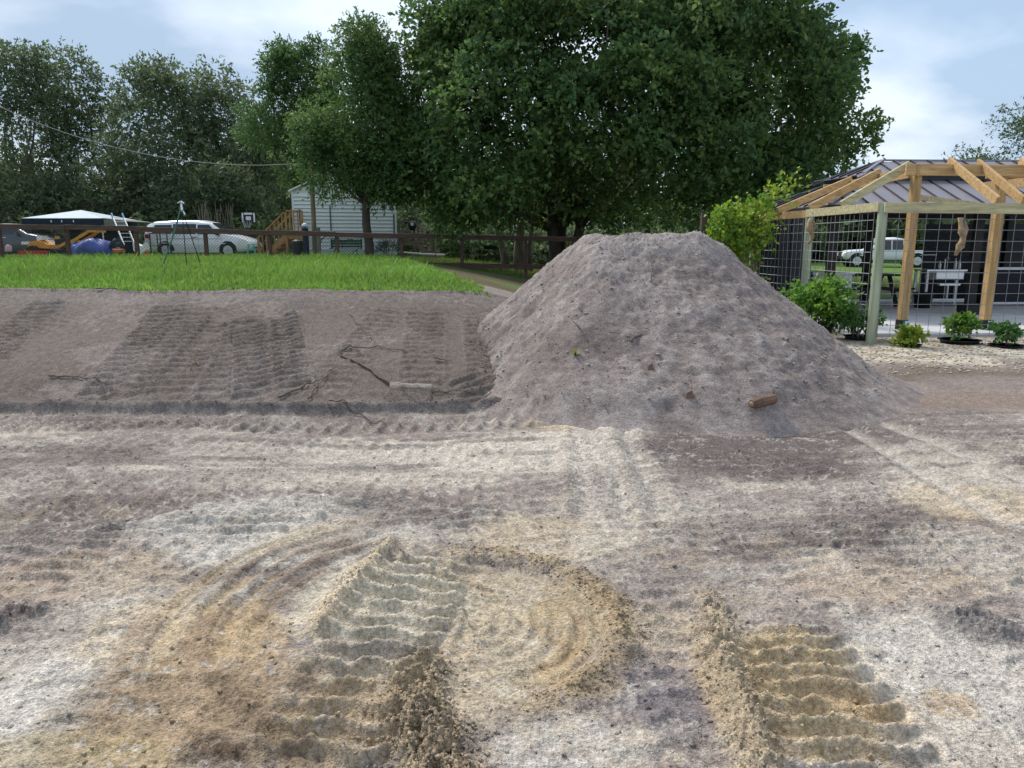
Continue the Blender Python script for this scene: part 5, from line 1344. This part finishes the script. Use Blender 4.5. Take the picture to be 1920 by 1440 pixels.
# ---- bins, posts, garden bench
p = P(560, 485, 27.4); root = empty('trash_bin', (p.x, 27.4, bh(p.x, 27.4)), 0, 'black trash bin left of the tall drum at the trailer', 'bin')
MB().lathe([(.17, 0), (.22, .55), (.23, .60), (.20, .66), (.08, .70)], n=16).build('body', 'black_plastic', root, smooth=False); MB().box((0, 0, .70), (.1, .04, .04)).build('handle', 'black_plastic', root)
p = P(575, 485, 27.2); root = empty('post_box', (p.x, 27.2, bh(p.x, 27.2)), 0, 'dark round post with a white and blue cap right of the trash bin', 'post')
MB().tube([(0, 0, -.2), (0, 0, 1.10)], .115, 12).build('post', 'navy_cloth', root); MB().lathe([(.05, 1.10), (.12, 1.14), (.11, 1.24), (.03, 1.28)], n=12).build('cap', 'white_plastic', root, smooth=True)
MB().box((0, -.1, 1.15), (.14, .06, .06)).build('cap_peak', 'blue_plastic', root)
p = P(591, 488, 27.6); root = empty('utility_pole', (p.x, 27.6, bh(p.x, 27.6)), 0, 'tan wooden pole rising into the oak leaves before the trailer', 'pole')
MB().tube([(0, 0, -.3), (.02, 0, 1.8), (.0, 0, 4.9)], [.09, .085, .07], 12).build('pole', 'pole_wood', root); MB().beam((-.4, 0, 4.6), (.4, 0, 4.6), .07, .09).build('crossarm', 'pole_wood', root)
pole_top = Vector((p.x, 27.6, bh(p.x, 27.6) + 4.65))
p = P(599, 488, 27.3); root = empty('meter_post', (p.x, 27.3, bh(p.x, 27.3)), 0, 'short grey post with meter box beside the tan pole', 'post')
MB().box((0, 0, .5), (.13, .13, 1.24)).build('post', 'old_grey', root); MB().box((0, -.08, 1.0), (.15, .05, .24)).build('meter_box', 'old_grey', root)
p = P(651, 490, 27.8); root = empty('garden_bench', (p.x, 27.8, bh(p.x, 27.8)), 0, 'green slatted garden bench with curled iron hoops in front of the trailer skirt', 'bench')
for i in range(3): MB().box((0, .02 * i, .46 + i * .1), (1.12, .03, .085)).build('back_slat', 'green_paint', root)
for i in range(3): MB().box((0, -.12 - i * .1, .38), (1.12, .085, .025)).build('seat_slat', 'green_paint', root)
for s in (-1, 1):
    MB().box((s * .55, 0, .55), (.06, .06, .36)).build('arm_post', 'green_paint', root); MB().tube([(s * .45, -.3, 0), (s * .40, -.15, .36)], .018, 5).build('leg', 'iron', root); MB().tube([(s * .42, .05, .4), (-s * .05, .02, .0)], .012, 5).build('brace', 'iron', root)
for cx, rr in ((-.72, .48), (-.60, .55), (.1, .38)):
    MB().tube([(cx + rr * .8 * math.cos(a), .15, .35 + rr * math.sin(a)) for a in np.linspace(.2, math.pi - .1, 14)], .014, 5).build('hoop', 'iron', root)
# ---- palmetto
p = P(727, 492, 26.2); gz = bh(p.x, 26.2); root = empty('palmetto', (p.x, 26.2, gz), 0, 'small fan-leaved palmetto at the right corner of the trailer', 'palmetto'); r_ = np.random.default_rng(3)
pos = []; ax = []; 
for k_ in range(11):
    a = r_.random() * 6.28; dd = np.array((math.cos(a) * .5, math.sin(a) * .3, .5 + .5 * r_.random())); tip = dd * .5
    for j in range(12):
        b_ = (j - 5.5) / 5.5 * 1.2; side = np.array((-dd[2], 0, dd[0])); pos.append(tip); ax.append(dd * math.cos(b_) + side * math.sin(b_))
pos = np.array(pos); ax = np.array(ax); n = len(pos)
link_mesh('fronds', leaf_mesh('fronds', [leaf_arrays(pos, ax, np.full(n, .36), .045, np.tile(np.array((.05, .085, .05)), (n, 1)), r_)]), 'leaf', root)
mb = MB()
for q in pos[::12]: mb.tube([(0, 0, 0), tuple(q)], .008, 4)
mb.build('stem', 'bark', root)
# ---- white pipe on the ground, hanging swing
a, b = P(745, 475, 29.5), P(834, 481, 29.5); a.z = max(a.z, bh(a.x, 29.5) + .3); b.z = a.z - .12
tag(MB().tube([a, (a + b) / 2 + Vector((0, 0, -.02)), b], .035, 8).build('pipe', 'white_plastic'), 'long white pipe lying in front of the grey stairs', 'pipe')
p = P(920, 466, 30); root = empty('swing', tuple(p), .25, 'dark swing seat hanging from the big oak', 'swing')
MB().box((0, 0, 0), (.62, .3, .05)).build('seat', 'navy_cloth', root, rx=0) if False else MB().box((0, 0, 0), (.62, .3, .05)).build('seat', 'navy_cloth', root)
MB().box((0, -.14, .06), (.62, .02, .12)).build('lip', 'navy_cloth', root)
for s in (-1, 1): MB().tube([(s * .29, 0, 0), (s * .25, 0, 2.2)], .012, 5).build('rope', 'iron', root)
# ---- service cable across the yard
pa, pm_, pb = P(-140, 140, 27), P(250, 292, 27.2), pole_top
pts = []
for i in range(41):
    t = i / 40; u = -140 + (585 + 140) * t
    v = 205 + (310 - 205) * (1 - (1 - np.clip((u - 8) / 480, -.6, 1)) ** 2)
    pts.append(P(u, v if u < 490 else 310 - (u - 490) * .04, 27.4))
cab = MB().tube(pts, .011, 5).build('power_cable', 'cable', smooth=True)
tag(cab, 'pale service cable sagging across the woods to the pole by the trailer', 'cable')
a = MB().tube([pts[7], pts[8], pts[9]], [.03, .045, .02], 6).build('splice', 'dark_trim', cab)

# ------------------------------------------------------------------ roots, sticks and clods on the earth
mat('root', (.12, .095, .08), .9, noise=.4, nscale=12, bump=.4, bscale=30)
mat('old_wood', (.17, .105, .072), .85, noise=.4, nscale=10, bump=.5, bscale=30)
def root_thing(label, pts, r, forks=(), nm='root', m='root', lift=.012, group='roots on the slope', cat='root'):
    q = [G(u, v) for u, v in pts]
    # smooth and densify on the surface
    dn = []
    for i in range(len(q) - 1):
        for k_ in range(5): dn.append(q[i].lerp(q[i + 1], k_ / 5))
    dn.append(q[-1]); o = dn[0].copy()
    P3 = [Vector((p.x + .012 * math.sin(i * 1.7), p.y, full_h(p.x, p.y) + lift + .012 * math.sin(i * .9 + 1) ** 2)) - o for i, p in enumerate(dn)]
    r *= .62; n = len(P3); mb = MB().tube(P3, [r * (1.1 - .75 * i / n) for i in range(n)], 6)
    for f in forks:
        fq = [G(u, v) for u, v in f]; F3 = [Vector((p.x, p.y, full_h(p.x, p.y) + lift + .02)) - o for p in fq]; mb.tube(F3, [r * .5, r * .38, r * .2][:len(F3)], 5)
    ob = mb.build(nm, m, smooth=True); ob.location = o
    return tag(ob, label, cat, group)
root_thing('long forked root curving over the slope towards the square print', [(728, 724), (690, 695), (640, 668), (636, 660), (660, 654), (710, 652), (758, 660)], .020)
root_thing('short curved root lying below the dark toe of the slope', [(618, 762), (650, 776), (690, 784), (725, 800)], .014)
root_thing('bare stick slanting up to the left of the square print', [(522, 752), (560, 732), (600, 716), (625, 700)], .016, [[(615, 706), (630, 695), (655, 710)]])
root_thing('reddish root loop below the slanting stick', [(578, 755), (592, 730), (612, 712), (630, 706)], .012, m='old_wood')
root_thing('thin dark stick lying flat on the left part of the slope', [(92, 709), (130, 709), (165, 712), (200, 722)], .014, [[(160, 711), (165, 703)]])
root_thing('pale forked twig between the middle tracks', [(372, 690), (362, 672), (358, 655)], .010, [[(358, 700), (362, 680)]], m='old_wood')
root_thing('thin root running from the square print to the right', [(812, 738), (860, 737), (905, 742)], .010)
root_thing('small root near the left foot of the pile', [(815, 678), (835, 680), (850, 677)], .012)
root_thing('thin root high on the slope near the pile', [(655, 590), (680, 620), (705, 645)], .010)
root_thing('long thin root just under the grass edge on the left', [(180, 545), (215, 543), (255, 541), (290, 541)], .014)
def on_pile(u, v):
    r = ray(u, v); o = Vector((0, 0, EYE)); t = 4.0
    while t < 14:
        p = o + r * t
        if p.z < pile_z(p.x, p.y): return p
        t += .02
    return G(u, v)
# split log and brick bits at the foot of the pile
p = on_pile(1432, 758); root = empty('log_piece', (p.x, p.y, p.z + .02), .55, 'broken reddish brown log at the front foot of the pile', 'log')
mb = MB(); pts = [(-.16, 0, 0), (-.13, 0, 0), (-.05, .005, .01), (.05, 0, .015), (.12, 0, .02), (.145, .01, .03)]
mb.tube(pts, [.035, .046, .05, .047, .05, .02], 9).build('bark', 'old_wood', root); MB().lathe([(.036, -.01), (.012, .006)], n=9).build('split_end', 'driftwood', root).matrix_local = Matrix.Translation((-.163, 0, 0)) @ Matrix.Rotation(-math.pi / 2, 4, 'Y')
MB().tube([(.10, .0, .05), (.13, .01, .10)], [.02, .006], 5).build('stub', 'old_wood', root)
for u, v, s, lb in ((1293, 746, .045, 'small upright brick fragment left of the log on the pile'), (1220, 692, .034, 'tiny reddish brick chip halfway down the pile front'), (1476, 640, .022, 'reddish chip on the right flank of the pile')):
    p = on_pile(u, v); o = MB()._add([(-s, -s * .5, -s * .6), (s * .8, -s * .55, -s * .6), (s, s * .5, -s * .6), (-s * .8, s * .6, -s * .6), (-s * .7, -s * .4, s * .8), (s * .3, -s * .4, s * 1.3), (s * .6, s * .4, s * .8), (-s * .6, s * .4, s * .5)], [(0, 1, 5, 4), (1, 2, 6, 5), (2, 3, 7, 6), (3, 0, 4, 7), (0, 3, 2, 1), (4, 5, 6, 7)]).build('brick_fragment', 'old_wood', bevel=s * .12)
    o.location = (p.x, p.y - .01, p.z + s * .4); tag(o, lb, 'brick fragment', 'brick bits on the pile')
for lb, pts, r in (('thin pale reed stuck upright in the top of the pile', [(1218, 480), (1221, 505), (1219, 530)], .006), ('dark stick lying on the pile front', [(1180, 642), (1190, 634), (1203, 630)], .012), ('fine root low on the left front of the pile', [(1100, 640), (1090, 620), (1075, 605)], .006)):
    q = [on_pile(u, v) for u, v in pts]; o = MB().tube([p - q[0] + Vector((0, -.02, .015)) for p in q], r, 5).build('stick', 'old_wood' if 'pale' in lb else 'root'); o.location = q[0]; tag(o, lb, 'stick', 'sticks on the pile')
p = on_pile(1079, 668); root = empty('weed', tuple(p), 0, 'tiny pale green weed sprouting on the pile front', 'weed'); r_ = np.random.default_rng(5); n = 14
link_mesh('leaves', leaf_mesh('leaves', [leaf_arrays(np.zeros((n, 3)), r_.normal(size=(n, 3)) * .5 + np.array((0, -.2, 1.)), .05 + .06 * r_.random(n), .12, np.tile(np.array((.25, .30, .10)), (n, 1)), r_)]), 'leaf', root)
p = on_pile(1170, 425); q = P(1172, 445, 8.9); o = MB().tube([(0, 0, 0), (-.03, 0, .12), (-.055, 0, .2)], [.004, .003, .002], 4).build('reed', 'dry_stalk'); o.location = (q.x, 8.9, pile_z(q.x, 8.9)); tag(o, 'single dry reed standing on the summit of the pile', 'reed')

# loose clods: heaps, rims of the turning circle, windrow, foot of the pile
r_ = np.random.default_rng(101)
X, Y, S = [], [], []
def scatter_path(path, hw, n, s0, s1):
    seg = np.array(path); L = np.r_[0, np.cumsum(np.hypot(*np.diff(seg, axis=0).T))]
    t = r_.random(n) * L[-1]; X.extend(np.interp(t, L, seg[:, 0]) + r_.normal(size=n) * hw); Y.extend(np.interp(t, L, seg[:, 1]) + r_.normal(size=n) * hw); S.extend(s0 + (s1 - s0) * r_.random(n) ** 2.5)
scatter_path(HEAPS[1][0], .07, 1500, .002, .012); scatter_path(HEAPS[2][0], .12, 1500, .002, .013); scatter_path(HEAPS[3][0], .07, 1000, .002, .009); scatter_path(HEAPS[0][0], .04, 300, .003, .009)
a = np.linspace(-1.2, 1.7, 30); scatter_path([(SWC[0] + .68 * math.cos(t), SWC[1] + .68 * math.sin(t)) for t in a], .055, 1700, .002, .009)
scatter_path([(-8, 7.02), (-4, 6.9), (-2, 6.85), (.2, 7.0)], .10, 700, .004, .014)
scatter_path(GP([(1090, 795), (1200, 800), (1330, 812)]), .12, 260, .005, .018)
scatter_path(GP([(885, 640), (930, 700), (1000, 760)]), .08, 260, .005, .016)
n = 5200; yv = 1.9 + 5.0 * r_.random(n) ** 1.3; X.extend((yv + .6) * (-.75 + 1.5 * r_.random(n))); Y.extend(yv); S.extend(.0025 + .010 * r_.random(n) ** 4)
X, Y, S = np.array(X), np.array(Y), np.array(S); z, col, _ = terrain(X, Y)
pz_, *_ = pile_surf(X, Y); ph2, _ = pile_profile(X, Y); on = ph2 > z + .02; z = np.where(on, np.maximum(z, pz_), z)
v, f, m = lump_arrays(X, Y, z + S * .05, S, r_, .75)
keepc = ~on; col = np.clip(col * (.8 + .5 * r_.random((len(X), 1))), .03, .7)
X, Y, S, z, col = X[keepc], Y[keepc], S[keepc], z[keepc], col[keepc]
v, f, m = lump_arrays(X, Y, z + S * .05, S, r_, .75)
tag(link_mesh('clods', np_mesh('clods', v, tris=f, attr=('soil', np.repeat(col, m, 0)), smooth=False), 'soil'), 'loose clods and crumbs of earth scattered over the worked ground', 'clods', kind='stuff')
# crumbs over the pile
n = 2600; a = r_.random(n) * 2 * math.pi; rr = r_.random(n) ** .5
x = pcx + np.cos(a) * rr * 2.9; y = pcy - np.abs(np.sin(a)) * rr * 2.7 + .3 * r_.random(n); h_, _ = pile_profile(x, y); zt, _, _ = terrain(x, y); k_ = h_ > zt + .03
x, y = x[k_], y[k_]; z = pile_surf(x, y)[0]; s = .004 + .016 * r_.random(len(x)) ** 4
v, f, m = lump_arrays(x, y, z - s * .15, s, r_, .7)
# clods rolled to the foot of the pile
nf = 9000; xf = 1.2 + 7 * (r_.random(nf) - .45); yf = 5.8 + 3.2 * r_.random(nf); hf, _ = pile_profile(xf, yf); tf, _, _ = terrain(xf, yf); kf_ = (hf > tf + .02) & (hf < tf + .16) & (r_.random(nf) < .6) & (((xf - pcx) / np.where(xf < pcx, 2.9, 3.5)) ** 2 + ((yf - pcy) / 3.1) ** 2 < .60)
xf, yf = xf[kf_], yf[kf_]; sf = .005 + .022 * r_.random(len(xf)) ** 3
x = np.r_[x, xf]; y = np.r_[y, yf]; s = np.r_[s, sf]; z = pile_surf(x, y)[0]; v, f, m = lump_arrays(x, y, z + s * .0, s, r_, .7)
col = np.array([(.31, .275, .26), (.24, .21, .20), (.38, .345, .32)])[r_.integers(0, 3, len(x))]
o = link_mesh('crumbs', np_mesh('crumbs', v, tris=f, attr=('soil', np.repeat(col, m, 0)), smooth=True), 'pile_soil', pile); o['kind'] = 'stuff'
